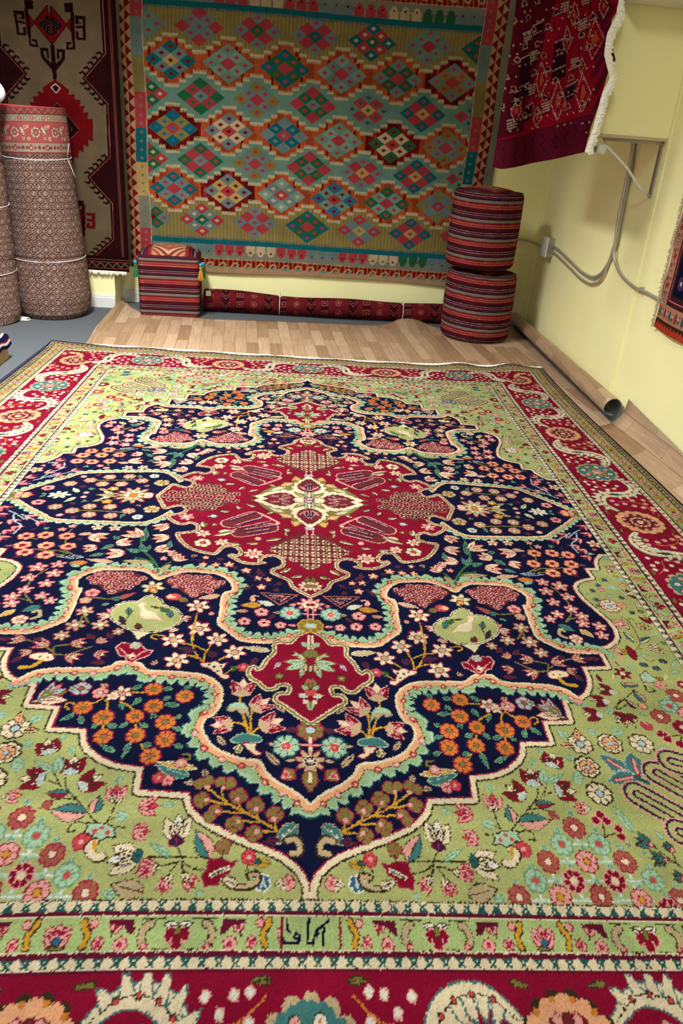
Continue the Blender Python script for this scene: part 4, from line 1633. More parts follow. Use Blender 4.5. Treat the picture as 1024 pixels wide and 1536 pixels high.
# back edge of the sheet as y(x)
bx=[-1.28,-1.24,-1.18,-1.07,-.61,0,.46,.62,.72,.80,.93,1.05,1.38];by=[3.07,3.04,2.90,2.74,2.70,2.76,2.795,2.90,3.03,2.93,2.83,2.86,2.9]
V0=np.linspace(-3.1,1,ny)
G=np.zeros((ny,nx,3));UVg=np.zeros((ny,nx,2))
for j in range(ny):
    for i in range(nx):
        x0=-1.28+(1.30+1.28)*u[i];ye=np.interp(x0,bx,by);y=-3.1+(ye+3.1)*v[j]**.8;lx=leftx(y);x=max(x0,lx) if i else lx
        x=lx+(1.30-lx)*u[i];ye=np.interp(x,bx,by);y=-3.1+(ye+3.1)*v[j]**.8
        G[j,i]=(x,y,vz(x,y,lx));UVg[j,i]=(x,y)
o=grid('floor_sheet',G,None,M_VIN,vin,uv=UVg);o.modifiers.new('t','SOLIDIFY').thickness=.004;o.data.materials.append(M_BACK);o.modifiers[0].material_offset=1;o.modifiers[0].material_offset_rim=1;o.modifiers[0].offset=-1
def sweep(name,prof,ya,yb,n,par,fx=None,flip=False):
    prof=smooth(prof,6);Lc=[0]
    for i in range(1,len(prof)):Lc.append(Lc[-1]+math.dist(prof[i],prof[i-1]))
    G=np.zeros((n,len(prof),3));U=np.zeros((n,len(prof),2))
    for j in range(n):
        y=ya+(yb-ya)*j/(n-1)
        for i,(x,z) in enumerate(prof):
            k=fx(y,x,z) if fx else (x,z);G[j,i]=(k[0],y,k[1]);U[j,i]=(1.2+Lc[i],y)
    o=grid(name,G,None,M_VIN,par,uv=U,flip=flip);s=o.modifiers.new('t','SOLIDIFY');s.thickness=.004;s.offset=-1;o.data.materials.append(M_BACK);s.material_offset=1;s.material_offset_rim=1
    return o
roll_prof=[(1.425,.008),(1.452,.028),(1.468,.075),(1.455,.115),(1.42,.136),(1.38,.130),(1.352,.10),(1.355,.07),(1.385,.05),(1.425,.048)]
def fxr(y,x,z):
    t=(y-.97)/2.;s=1-.22*max(0,t);cx=1.462+.022*t
    return (cx+(x-1.42)*s*.78,z*s*.97)
sweep('floor_sheet',[(1.28,.004),(1.34,.005),(1.40,.006),(1.470,.008)],.955,3.0,6,vin)
rp=sweep('rolled_edge',roll_prof,1.0,3.0,40,vin,fxr,True);rp['label']='edge of the sheet curled into a tube along the wall'
flap=[(1.28,.004),(1.34,.005),(1.39,.008),(1.43,.018),(1.462,.038),(1.482,.066),(1.492,.10),(1.496,.125)]
def fxf(y,x,z):
    return (x+(xw(y)-1.508)*min(1,(x-1.28)/.2),z*(1.22-.28*min(1,max(0,1.0-y)/.7)+.04*math.sin(y*5)))
fp=sweep('raised_edge',flap,-2.6,.955,50,vin,fxf);fp['label']='edge of the sheet climbing the wall'

# ------------------------------------------------------------------ kilim on the back wall
KC={'or2':(178,78,42),'rd2':(98,18,20),'ol2':(176,160,108),'sea':(122,166,148),'sea2':(140,178,160),'olive':(158,138,78),'orange':(206,98,48),'red':(136,26,26),'iv':(222,206,164),'rose':(200,70,80),'teal':(24,116,128),'green':(44,116,76),'gb':(124,150,152),'tan':(208,164,124),'cream':(226,200,160),'gold':(214,180,110),'blue':(50,120,160),'grey':(150,150,132)}
kn=list(KC);KI={k:i for i,k in enumerate(kn)};KPAL=np.array([lin(KC[k]) for k in kn])
hookp=Paint(0,0,86,66,1,'K')
hookp.fill([(0,50),(34,10),(58,8),(72,24),(66,38),(46,38),(44,28),(54,27),(52,19),(40,20),(18,50)],'S');hookp.fill([(46,26),(56,24),(58,32),(48,34)],'m');hookp.fill([(0,50),(86,50),(86,66),(0,66)],'S');hookp.fill([(0,50),(0,40),(20,50)],'S');hookp.fill([(86,50),(60,50),(86,36)],'S')
def kilim_idx(x,z):
    """x from -1.2..1.2, z height"""
    o=np.full(x.shape,KI['sea'],np.uint8);R=random.Random(11)
    strand=((x*230).astype(int)%2)==0
    rowsA=[1.484,1.110,.754];rowsB=[1.67,1.298,.930,.570];p=.351;xa=-.896;xb=-.7205
    for r in rowsB:
        m=np.abs(z-r)<.1875;o[m]=KI['olive' if r in (1.67,.57) else 'sea']
        if r in (1.67,.57):o[m&(((x*170).astype(int)%4)==0)]=KI['ol2']
    rf=[[R.choice(['orange','orange','red','orange']) for _ in range(20)] for _ in rowsA]
    for ri,r in enumerate(rowsA):
        ph=(x-xa)/p;k=np.floor(ph+.5);d=np.abs(ph-k)*p
        h=np.where(d<.046,.122,np.where(d<.088,.094,np.where(d<.132,.066,.042)))
        az=np.abs(z-r);teeth=.014*(((x*115)%1)<.5)
        inr=az<h
        kk=np.clip(k.astype(int)+4,0,19);cc=np.array([KI[c] for c in rf[ri]],np.uint8)[kk]
        seg=(np.floor(x*60+ri*3).astype(int)*7919+np.floor(z*9).astype(int)*131)%11;mix=seg<3;c2=np.where(mix&(cc==KI['orange']),KI['or2'],cc);c2=np.where((seg==5),KI['red'],c2);c2=np.where(mix&(cc==KI['red']),KI['rd2'],c2);c2=np.where((seg==8)&(((x*190).astype(int))%2==0),KI['rose'],c2)
        o[az<h+.020+teeth*0]=np.where(True,KI['iv'],0)
        up=(az>=h+.014)&(az<h+.024)&(((x*115)%1)<.5);o[up]=KI['iv']
        mm=az<h-.0+teeth*.6;o[mm]=c2[mm]
    def dia(cx,cz,sch,hw=.158,hh=.108):
        a,b,c,dt=sch;u=(x-cx)/hw;v=(z-cz)/hh;m=(np.abs(u)+np.abs(v))<1
        s=(u+v+1)*1.5;t=(u-v+1)*1.5;i=np.clip(np.floor(s),0,2);j=np.clip(np.floor(t),0,2);st=((x*260).astype(int)%2)==0
        col=np.full(x.shape,KI[b]);col[(i!=1)&(j!=1)]=KI[a];col[(i==1)&(j==1)]=KI[c]
        fs,ft=s-i-.5,t-j-.5;col[(np.abs(fs)<.17)&(np.abs(ft)<.17)]=KI[dt];rs_=(col==KI['rose'])&st;col[rs_]=KI['orange' if False else 'rose']
        sel=m&(x>-1.055)&(x<1.0);o[sel]=col[sel]
    pool=[('teal','gb','gold','rose'),('sea2','sea','rose','red'),('teal','green','rose','rose'),('gb','sea','rose','rose'),('gb','green','rose','gb')]
    poolA={0:[('teal','gb','gold','red'),('sea','sea2','rose','rose'),('teal','green','rose','rose'),('sea2','gb','rose','rose'),('gb','green','rose','rose'),('gb','olive','rose','rose')],
           1:[('teal','olive','rose','blue'),('gb','cream','rose','red'),('gb','teal','rose','gb'),('sea','sea2','rose','rose'),('green','cream','rose','red'),('olive','gb','rose','rose')],
           2:[('teal','gb','rose','rose'),('gb','gold','rose','red'),('sea2','gb','rose','iv'),('blue','sea','rose','red'),('green','sea2','rose','rose'),('olive','gb','rose','gb')]}
    poolB={0:[('gb','sea','gb','rose'),('rose','gb','gb','rose'),('gb','rose','green','rose'),('gb','rose','teal','rose'),('teal','rose','green','iv'),('gb','sea','rose','rose'),('teal','green','rose','rose')],
           1:[('rose','green','rose','iv'),('green','rose','gb','green'),('olive','gb','rose','rose'),('rose','green','gb','rose'),('gb','rose','gold','green'),('teal','rose','gold','rose'),('rose','gb','rose','green')],
           2:[('rose','green','rose','iv'),('green','rose','gb','rose'),('olive','gb','rose','rose'),('rose','green','gb','rose'),('gb','rose','gold','rose'),('teal','rose','gold','rose'),('rose','sea','rose','green')],
           3:[('gb','green','red','rose'),('rose','gb','green','iv'),('gb','rose','gb','rose'),('teal','green','rose','rose'),('rose','gb','gold','gb'),('teal','rose','gold','rose'),('rose','gb','gb','rose')]}
    for ri,r in enumerate(rowsA):
        for k in range(6): dia(xa+p*k,r,poolA[ri][k])
    for ri,r in enumerate(rowsB):
        for k in range(7): dia(xb+p*(k-1),r,poolB[ri][k],.15,.106)
    # teal lines and flower bands at the two ends
    def endband(z0,sg):
        t=(z-z0)*sg   # t grows toward the end
        w=((x*115)%1)<.5
        o[(t>-.018)&(t<.012)]=KI['teal'];o[(t>-.03)&(t<-.018)&w]=KI['teal']
        m=(t>=.012)&(t<.098);seq=['gb','gb','rose','cream','rose','gb','rose','cream','green','gb'];k=np.clip(((x+1.06)/.21).astype(int),0,9);base=np.array([KI[s] for s in seq],np.uint8)[k]
        fx_=((x+1.06)%.070)-.035;ft=((t-.012)%.05)-.025
        pat=np.where(t<.055,base,KI['grey']);fl=(fx_**2+(t-.060)**2<.021**2);pat=np.where(fl,base,pat);pat=np.where((np.abs(np.abs(fx_)-.035)<.006)&(t<.05),KI['grey'],pat);pat=np.where((np.abs(fx_)<.006)&(np.abs(t-.056)<.006),KI['red'],pat);o[m]=pat[m]
        m=(t>=.098)&(t<.150);o[m]=np.where((((x*95).astype(int)*5)%3)[m]==0,KI['orange'],KI['red']);o[(t>=.098)&(t<.106)&w]=KI['iv']
        m=(t>=.112)&(t<.176);hk_=hookp.a[np.clip(((t[m]-.112)*1000).astype(int),0,65),((x[m]+2.)*1000%86).astype(int)];sub=o[m];sub[hk_==IDX['S']]=KI['tan'];sub[hk_==IDX['m']]=KI['rd2'];o[m]=sub
        o[t>=.170]=KI['tan']
    endband(.432,-1);endband(1.785,1)
    # side columns
    for sg in (-1,1):
        s=x*sg;inr=(s>=1.0+ (.055 if sg<0 else 0))
        m=(s>=(1.057 if sg<0 else 1.0))
        seq=['rose','gb','olive','rose','teal','gold','grey','rose','gb'];k=((1.9-z)/.2).astype(int)%9;base=np.array([KI[c] for c in seq],np.uint8)[k]
        x0=1.057 if sg<0 else 1.0
        o[m]=base[m];fz=((z)%.05)-.025;cxx=s-(x0+.036);o[m&(np.abs(cxx)+np.abs(fz)<.011)]=KI['grey'];o[m&(np.abs(cxx)+np.abs(fz)<.004)]=KI['red'];o[m&(np.abs(s-x0)<.004)]=KI['cream']
        x1=x0+.073;m=s>=x1;o[m]=KI['tan'];q=(z%.062)/.062;t=(s-x1)/.035
        o[m&(t<1)&(np.abs(q-.5)*2<t)]=KI['red'];q2=((z+.031)%.062)/.062;t2=(s-x1-.035)/.035
        o[m&(t2>=0)&(t2<1)&(np.abs(q2-.5)*2<t2)]=KI['red']
        o[s>=x1+.070]=KI['grey' if sg>0 else 'tan'];o[s>1.193]=KI['grey']
    return o
kx=np.arange(-1.228,1.2041,.0034);kz=np.arange(.242,2.06,.0034);X,Zk=np.meshgrid(kx,kz)
ki=kilim_idx(X+.004*np.sin(Zk*9),Zk+.004*np.sin(X*4))
kc=KPAL[ki]*(1+.10*(rs.rand(*ki.shape)-.5))[...,None]
kc*=.66*(1+.10*np.sin(Zk*23+1)*np.sin(Zk*7.3))[...,None]
bot=.010*np.sin(X*3.2+.6)*np.clip((.5-Zk)/.3,0,1)
Pk=np.stack([X-.02*np.clip((1.2-Zk),0,1)*np.clip(X-.6,0,1)*1.6,YB-.018-.006*np.abs(np.sin(X*4+Zk*2)),Zk+bot],-1)
kil=grid('kilim_wall_hanging',Pk,np.clip(kc,0,1),M_FLAT,thick=.005)
tag(kil,'seafoam and orange diamond-patterned flatwoven kilim hung flat on the back wall','rug')

# ------------------------------------------------------------------ brown geometric rug on the left
KEY2={'m':'m'}
PALX=dict(PAL);PALX.update({'S':(112,94,72),'m':(44,12,15),'q':(112,12,18),'K':(34,9,12),'p':(150,80,70),'V':(90,80,44),'e':(30,62,46),'W':(214,196,180)})
P2=np.array([lin(PALX[k]) for k in KEYS+['q','p']])
IDX['q']=len(KEYS);IDX['p']=len(KEYS)+1
lp=Paint(-4,-300,360,1720,2,'S');run(lp,LEFT_OPS)
lx=np.arange(-1.905,-1.168,.003);lz=np.arange(.24,2.10,.003);X,Zl=np.meshgrid(lx,lz)
s=np.abs(X+1.545)*1000;t=(1.9-Zl)*1000
li=lp.a[np.clip(((t+300)/2).astype(int),0,lp.h-1),np.clip(((s+4)/2).astype(int),0,lp.w-1)].copy()
# the running border
e=373-s;bt=(Zl-.24)*1000
for lo,hi,c in ((0,8,'K'),(8,60,'m'),(26,30,'p'),(36,39,'p'),(60,64,'K')): li[(e>=lo)&(e<hi)]=IDX[c]
mm=bt<95;w=np.abs(((X/.052)%1)-.5)*2
for lo,hi,c in ((0,14,'K'),(14,62,'m'),(62,70,'K'),(70,74,'p'),(74,95,'K')): li[(bt>=lo)&(bt<hi)]=IDX[c]
li[(bt>24)&(bt<54)&(np.abs(w-(bt-24)/30)<.16)]=IDX['S'];li[(bt>18)&(bt<21)|(bt>57)&(bt<60)]=IDX['p']
lc=P2[li]*(1+.14*(rs.rand(*li.shape)-.5))[...,None]
lr=grid('geometric_wall_rug',np.stack([X,2.853-.004*np.sin(X*8),Zl],-1),np.clip(lc,0,1),M_PILE,thick=.010)
tag(lr,'dark maroon and tan rug with hooked medallions hung on the left wall behind the rolls','rug')
b=MB();R=random.Random(4)
for i in range(260):
    x=-1.9+.71*i/259;L=R.uniform(.012,.026);b.tube([(x,2.850,.241),(x+R.uniform(-.004,.004),2.846,.241-L)],.002,4)
f=b.build('fringe',M_WOOL,lr);f['label']='cream fringe along its bottom';f['kind']='stuff'

# ------------------------------------------------------------------ rolls standing at the left
def boteh_skin(wd,ht,band=True,seed=0):
    """herati-like all-over print for the outside of a rolled carpet: width (around) x height in mm"""
    p=Paint(0,0,wd,ht,2,'M');X=p.X[None,:];Yy=p.Y[:,None];R=random.Random(seed)
    base={'a':'M','b':'S'}
    for j in range(int(ht/34)+2):
        for i in range(int(wd/62)+2):
            cx=i*62+(31 if j%2 else 0);cy=j*34
            p.fill([(cx,cy-15),(cx+22,cy),(cx,cy+15),(cx-22,cy)],'S');p.fill([(cx,cy-10),(cx+15,cy),(cx,cy+10),(cx-15,cy)],'m');p.ros(cx,cy,6.5,'P','S','-',4)
            for q in (-1,1):
                p.leaf(cx+q*12,cy-15,cx+q*34,cy-8,8,'S','-' if 0 else 'm','-');p.leaf(cx+q*12,cy+15,cx+q*34,cy+8,8,'S','m','-')
            p.ros(cx+31,cy,5.5,'S','m','-',5)
    if band:
        p.a[:int(236/2)]=IDX['S']
        def rect(a,b_,c): p.a[int(a/2):int(b_/2)]=IDX[c]
        rect(0,6,'F');rect(6,38,'U');rect(38,40,'K');rect(40,72,'S');rect(72,76,'U');rect(76,178,'F');rect(178,182,'U');rect(182,228,'S');rect(228,236,'U')
        for i in range(int(wd/40)+1): p.stroke([(i*40,34),(i*40+20,10),(i*40+40,34)],'S',2)
        for i in range(int(wd/34)+1):
            p.ros(i*34+10,56,12,'F' if i%2 else 't','I','U',6);p.ros(i*46+10,205,15 if i%2 else 10,'F' if i%2 else 'U','I','K',8)
            p.ros(i*46+33,205,7,'K','S','-',5)
        for i in range(int(wd/120)+1):
            p.ros(i*120+50,128,30,'I','K','U',8);p.ros(i*120+50,128,18,'F','I','K',8);p.leaf(i*120+85,98,i*120+110,150,16,'W','E','-');p.ros(i*120+112,104,13,'C','F','U',5);p.ros(i*120+100,158,12,'C','U','K',5);p.ros(i*120+8,160,12,'I','F','U',5);p.ros(i*120+8,98,11,'C','F','U',5)
    return p
def standroll(name,cx,cy,h,prof,skin,label,lean=0,seed=0):
    root=empty(name,(cx,cy,0));tag(root,label,'rolled carpet','rolled carpets standing at the left wall')
    nz,na=int(h/.0035),int(2*math.pi*.2/.0035);th=np.linspace(0,2*np.pi,na,endpoint=False);zz=np.linspace(0,h,nz)
    T,Zz=np.meshgrid(th,zz);r=np.interp(Zz,*zip(*prof));r=r*(1+.015*np.sin(3*T+seed)+.008*np.sin(5*T+Zz*4))-.006*np.exp(-((Zz-h*.78)/.012)**2)-.005*np.exp(-((Zz-.36)/.012)**2)
    X=cx+r*np.cos(T)+lean*Zz;Yy=cy+r*np.sin(T)
    a=((T/(2*np.pi))*skin.w).astype(int)%skin.w;j=np.clip(((h-Zz)*1000/2).astype(int),0,skin.h-1);ix=skin.a[j,a]
    ZO=Zz+.012*np.sin(T+2)*(Zz/h)+np.where(Zz<.05,.018*(1+np.sin(T*1+.3))*(1-Zz/.05)*.5,0)
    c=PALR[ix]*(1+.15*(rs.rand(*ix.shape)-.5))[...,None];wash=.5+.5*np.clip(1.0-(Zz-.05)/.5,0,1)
    # the lower part grows paler toward the foot over most of the round
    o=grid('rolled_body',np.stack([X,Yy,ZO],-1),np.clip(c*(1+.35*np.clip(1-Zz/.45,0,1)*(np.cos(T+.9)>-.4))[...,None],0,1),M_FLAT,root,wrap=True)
    # spiral end
    P=[];t=0
    b=MB()
    for k in range(150):
        a_=k*.30;rr_=max(.012,(float(prof[-1][1])-.006)*(1-k/155))
        P.append((cx+lean*h+rr_*math.cos(a_),cy+rr_*math.sin(a_),h+.004))
    b.tube(P,.006,5);e=b.build('roll_end',M_EDGE,root,smooth=True);e['label']='spiral end of the roll'
    bb=MB();n=40;bb.add([(cx+lean*h+prof[-1][1]*.96*math.cos(2*math.pi*k/n),cy+prof[-1][1]*.96*math.sin(2*math.pi*k/n),h-.004) for k in range(n)],[tuple(range(n))]);bb.build('core',M_EDGE,root)
    return root
M_EDGE=mat('rolled_edge_red',(176,60,58),.95)
PR=dict(PAL);PR.update({'M':(92,60,60),'S':(160,136,122),'m':(76,46,48),'P':(180,148,132),'F':(166,80,80),'U':(132,58,56),'I':(190,176,152),'K':(70,56,50),'C':(206,150,122),'W':(214,206,190)})
PALR=np.array([lin(PR[k]) for k in KEYS]+[lin((128,14,20)),lin((176,92,80))])
sk=boteh_skin(1256,1200,True)
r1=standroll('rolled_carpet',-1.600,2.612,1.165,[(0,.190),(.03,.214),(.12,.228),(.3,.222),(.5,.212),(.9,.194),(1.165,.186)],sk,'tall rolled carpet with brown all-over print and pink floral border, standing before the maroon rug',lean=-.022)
def tie(root,cx,cy,z,r,tail=False):
    b=MB();b.tube([(cx+(r+.002)*math.cos(a),cy+(r+.002)*math.sin(a),z+.012*math.sin(a*1)) for a in [2*math.pi*k/60 for k in range(61)]],.0028,5)
    if tail:b.tube([(cx+r*.97,cy-.04,z),(cx+r+.02,cy-.05,z-.06),(cx+r+.035,cy-.05,z-.10)],.002,5);b.tube([(cx+r*.97,cy-.04,z),(cx+r+.012,cy-.05,z+.08)],.002,5)
    o=b.build('twine',M_STRING,root,smooth=True);o['label']='pale twine tied round the roll'
tie(r1,-1.620,2.612,.915,.191,True);tie(r1,-1.608,2.612,.36,.218)
b=MB();R=random.Random(9)
for i in range(26):
    a=-1.9+R.uniform(-.14,.14);x=-1.59+.222*math.cos(a)-.07;y=2.615+.222*math.sin(a);b.tube([(x,y+.01,.012),(x+R.uniform(-.03,.02),y-.02,.006),(x+R.uniform(-.05,.03),y-.035,.004)],.002,4)
f=b.build('fringe',M_WOOL,r1);f['label']='bit of cream fringe at its foot';f['kind']='stuff'
sk2=boteh_skin(1256,1100,False)
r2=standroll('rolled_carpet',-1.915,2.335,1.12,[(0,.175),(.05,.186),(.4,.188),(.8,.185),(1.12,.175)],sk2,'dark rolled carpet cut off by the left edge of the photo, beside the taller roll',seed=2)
tie(r2,-1.915,2.335,.30,.188);tie(r2,-1.915,2.335,.66,.187)
# white sack on top of the second roll
nz,na=26,40;th=np.linspace(0,2*np.pi,na,endpoint=False);ph=np.linspace(0,np.pi,nz);T,Ph=np.meshgrid(th,ph)
rr_=1+.06*np.sin(3*T+Ph*4)+.04*np.sin(7*T)
G=np.stack([-1.850+.165*np.sin(Ph)*np.cos(T)*rr_,2.33+.11*np.sin(Ph)*np.sin(T)*rr_,1.129+.105*(1+np.cos(Ph))*(1+.03*np.sin(4*T))],-1)
sb=grid('white_sack',G,None,M_SACK,None,wrap=True,flip=True);tag(sb,'white cloth sack lying on top of the dark roll at the left edge','sack')

# ------------------------------------------------------------------ small wooden box with a folded mat, left edge
cr=empty('wooden_crate',(-1.75,1.35,0));tag(cr,'low raw pine crate on the grey carpet at the left edge of the photo','crate')
for k in range(5):
    MB().box(-1.556+.0,1.10+k*.094,.0,-1.544,1.10+k*.094+.090,.105,bev=.002).build('slat',M_WOOD,cr)
MB().box(-2.0,1.558,0,-1.556,1.57,.105).build('end_panel',M_WOOD,cr);MB().box(-2.0,1.10,.0,-1.556,1.112,.105).build('end_panel',M_WOOD,cr);MB().box(-2.0,1.112,.09,-1.556,1.558,.103).build('lid',M_WOOD,cr)
p=Paint(0,0,600,600,2,'N')
for i in range(12): p.a[:, i*25:(i*25+8)]=IDX['R'];p.a[:, i*25+8:i*25+12]=IDX['W']
for i in range(20): p.stroke([(440,i*30),(470,i*30+15),(440,i*30+30)],'W',6);p.stroke([(480,i*30),(500,i*30+15),(480,i*30+30)],'L',5)
gx=np.linspace(-2.0,-1.50,60);gy=np.linspace(1.08,1.59,60);X,Yg=np.meshgrid(gx,gy);over=np.clip((X+1.552)/.05,0,1)
G=np.stack([np.where(over>0,-1.552+.014*np.sin(over*1.5),X),Yg,.108+.006*np.sin(Yg*40)+.004-over*.045],-1)
ixs=p.a[((Yg-1.08)/.51*299).astype(int).clip(0,299),((X+2.0)/.5*299).astype(int).clip(0,299)]
mt=grid('folded_mat',G,PALL[ixs],M_FLAT,None,thick=-.008);tag(mt,'small striped woven mat in navy, white and red draped over the pine crate','mat')

# ------------------------------------------------------------------ striped textiles for the poufs
SC={'a':(138,32,38),'b':(84,22,32),'c':(32,22,40),'d':(132,116,106),'e':(108,36,54),'f':(164,48,46),'w':(208,182,160)}
def stripe(t):
    """t in metres up the side; returns linear colour with stitched dots"""
    seq=[(.000,'b'),(.006,'c'),(.012,'e'),(.019,'c'),(.023,'e'),(.031,'c'),(.035,'e'),(.040,'c'),(.048,'d'),(.064,'c'),(.067,'a'),(.080,'f'),(.089,'a'),(.098,'c'),(.101,'b')]
    q=t%.108;out=np.zeros(t.shape+(3,))
    for i,(lo,k) in enumerate(seq):
        hi=seq[i+1][0] if i+1<len(seq) else .108;m=(q>=lo)&(q<hi);out[m]=lin(SC[k])
    return out
def stitched(t,s):
    c=stripe(t);q=t%.108;dot=((s*110)%1<.5)
    for z0 in (.015,.027,.078,.092): c[(np.abs(q-z0)<.0011)&dot]=lin(SC['w'])
    return c
def pouf_round(cx,cy,z0,h,r,label,seed,dx=0):
    root=empty('round_pouf',(cx,cy,z0));tag(root,label,'pouf','round striped poufs stacked in the corner')
    na,nz=300,230;th=np.linspace(0,2*np.pi,na,endpoint=False);v=np.linspace(0,1,nz);T,V=np.meshgrid(th,v);Zz=V*h
    e=.03;edge=np.where(Zz<e,np.sqrt(np.clip(1-((e-Zz)/e)**2,0,1)),np.where(Zz>h-e,np.sqrt(np.clip(1-((Zz-h+e)/e)**2,0,1)),1))
    r_=(r-e)+e*edge;r_=r_*(1+.02*np.sin(V*np.pi)+.004*np.sin(9*T+seed))
    X=cx+r_*np.cos(T)+dx*V;Y_=cy+r_*np.sin(T);wob=.003*np.sin(2*T+seed)
    c=stitched(h-Zz+wob+.05*seed,T*r)
    seam=np.exp(-((T-(5.2-seed*.1))/.012)**2);r2=r_-.004*seam
    X=cx+r2*np.cos(T)+dx*V;Y_=cy+r2*np.sin(T)
    grid('side_cover',np.stack([X,Y_,z0+Zz],-1),c,M_FLAT,root,wrap=True)
    nr=60;rr=np.linspace(0,1,nr);T2,R2_=np.meshgrid(th,rr);rad=R2_*(r-e*.9)
    lx_=R2_*np.cos(T2)*r;ly_=R2_*np.sin(T2)*r
    # kelim top: concentric lozenges
    q=(np.abs(lx_*1.0)+np.abs(ly_+.01))/r
    colt=np.zeros(q.shape+(3,));bands=[(0,.12,(190,150,110)),(.12,.2,(120,40,36)),(.2,.32,(206,120,84)),(.32,.38,(60,60,50)),(.38,.5,(190,90,64)),(.5,.56,(206,170,130)),(.56,.7,(150,50,44))]
    for lo,hi,k in bands: colt[(q>=lo)&(q<hi)]=lin(k)
    m=q>=.7;colt[m]=stripe((q*r*1.0)[m])
    grid('top_cover',np.stack([cx+rad*np.cos(T2)+dx,cy+rad*np.sin(T2),z0+h-.004+.030*(1-R2_**2)+.0*T2],-1),colt,M_FLAT,root,wrap=True)
    b=MB();b.tube([(cx+dx+(r-.012)*math.cos(a),cy+(r-.012)*math.sin(a),z0+h-.006) for a in [2*math.pi*k/64 for k in range(65)]],.006,6);pp_=b.build('piping',M_PIPE,root,smooth=True)
    nb=MB();nb.add([(cx+(r-e)*math.cos(2*math.pi*k/48),cy+(r-e)*math.sin(2*math.pi*k/48),z0+.001) for k in range(48)],[tuple(range(47,-1,-1))]);nb.build('base',M_PIPE,root)
M_PIPE=mat('dark_wine_piping',(70,24,34),.95)
pouf_round(1.118,2.640,.006,.418,.222,'lower of the two red-striped round poufs stacked in the corner',1.0,dx=.0)
pouf_round(1.085,2.640,.458,.445,.214,'upper of the two red-striped round poufs, topmost of the corner stack',2.3,dx=.004)
def pouf_square():
    x0,y0,w,d,h=-1.093,2.690,.385,.33,.380;root=empty('square_pouf',(x0+w/2,y0+d/2,0));tag(root,'square red-striped pouf with corner tassels below the kilim','pouf')
    n=300;t=np.linspace(0,1,n,endpoint=False);per=[]
    e=.03
    def rr(t):
        L=[w-2*e,math.pi*e/2,d-2*e,math.pi*e/2]*2;L=[w-2*e,math.pi*e/2,d-2*e,math.pi*e/2,w-2*e,math.pi*e/2,d-2*e,math.pi*e/2];T=sum(L);s=t*T;k=0
        while s>L[k]: s-=L[k];k+=1
        q=s/L[k]
        if k==0:return (x0+e+s,y0)
        if k==1:a=-math.pi/2+q*math.pi/2;return (x0+w-e+e*math.cos(a),y0+e+e*math.sin(a))
        if k==2:return (x0+w,y0+e+s)
        if k==3:a=q*math.pi/2;return (x0+w-e+e*math.cos(a),y0+d-e+e*math.sin(a))
        if k==4:return (x0+w-e-s,y0+d)
        if k==5:a=math.pi/2+q*math.pi/2;return (x0+e+e*math.cos(a),y0+d-e+e*math.sin(a))
        if k==6:return (x0,y0+d-e-s)
        a=math.pi+q*math.pi/2;return (x0+e+e*math.cos(a),y0+e+e*math.sin(a))
    ring=np.array([rr(k) for k in t]);nz=200;zz=np.linspace(0,h,nz);cx,cy=x0+w/2,y0+d/2
    G=np.zeros((nz,n,3));rot=math.radians(4);c_,s_=math.cos(rot),math.sin(rot)
    for j,z in enumerate(zz):
        ez=.02;f=1-.05*(1-math.sqrt(max(0,1-((ez-z)/ez)**2)) if z<ez else 0)-.07*((1-math.sqrt(max(0,1-((z-h+ez)/ez)**2))) if z>h-ez else 0)+.012*math.sin(math.pi*z/h)
        q=(ring-[cx,cy])*f;G[j,:,0]=cx+q[:,0]*c_-q[:,1]*s_;G[j,:,1]=cy+q[:,0]*s_+q[:,1]*c_;G[j,:,2]=z+.004
    S,Zz=np.meshgrid(t*1.36,zz);grid('side_cover',G,stitched(h-Zz+.03,S),M_FLAT,root,wrap=True)
    m=70;U,V=np.meshgrid(np.linspace(-1,1,m),np.linspace(-1,1,m));qx=U*w*.475;qy=V*d*.475;zt=h-.002+.052*(1-U**4)*(1-V**4)
    q=np.abs(U)*.5+np.abs(V+.2)*.5;ct=np.zeros((m,m,3));P_=[(196,150,112),(150,60,50),(206,130,96),(120,80,66),(180,100,74),(206,168,132),(132,52,52)]
    k=(q*16).astype(int)%7;ct=np.array([lin(c) for c in P_])[k];side=(np.abs(U)>.55)&(V<.4);ct[side]=stripe((np.abs(U)*.3)[side])
    grid('top_cover',np.stack([cx+qx*c_-qy*s_,cy+qx*s_+qy*c_,zt],-1),ct,M_FLAT,root)
    for (ux,uy,mm,nm) in ((-1.05,-1,M_GTAS,'green tassel'),(1.06,-1,M_YTAS,'mustard tassel'),(1.12,-.7,M_GTAS,'green tassel')):
        px,py=ux*w*.5,uy*d*.5;X_,Y_=cx+px*c_-py*s_,cy+px*s_+py*c_-.01
        b=MB();b.tube([(X_,Y_,h-.03),(X_,Y_,h-.05)],.010,8);bead=b.build('bead',M_BEAD,root,smooth=True);bead['label']='turquoise bead'
        b=MB();R=random.Random(3)
        b.tube([(X_,Y_,h-.05),(X_,Y_,h-.065)],.009,8)
        for i in range(26):
            a=i*.62;q=.006+.012*R.random();b.tube([(X_,Y_,h-.06),(X_+q*.6*math.cos(a),Y_+q*.6*math.sin(a),h-.09),(X_+q*math.cos(a),Y_+q*math.sin(a),h-.125-R.random()*.012)],.0024,4)
        o=b.build('tassel',mm,root);o['label']=nm
pouf_square()
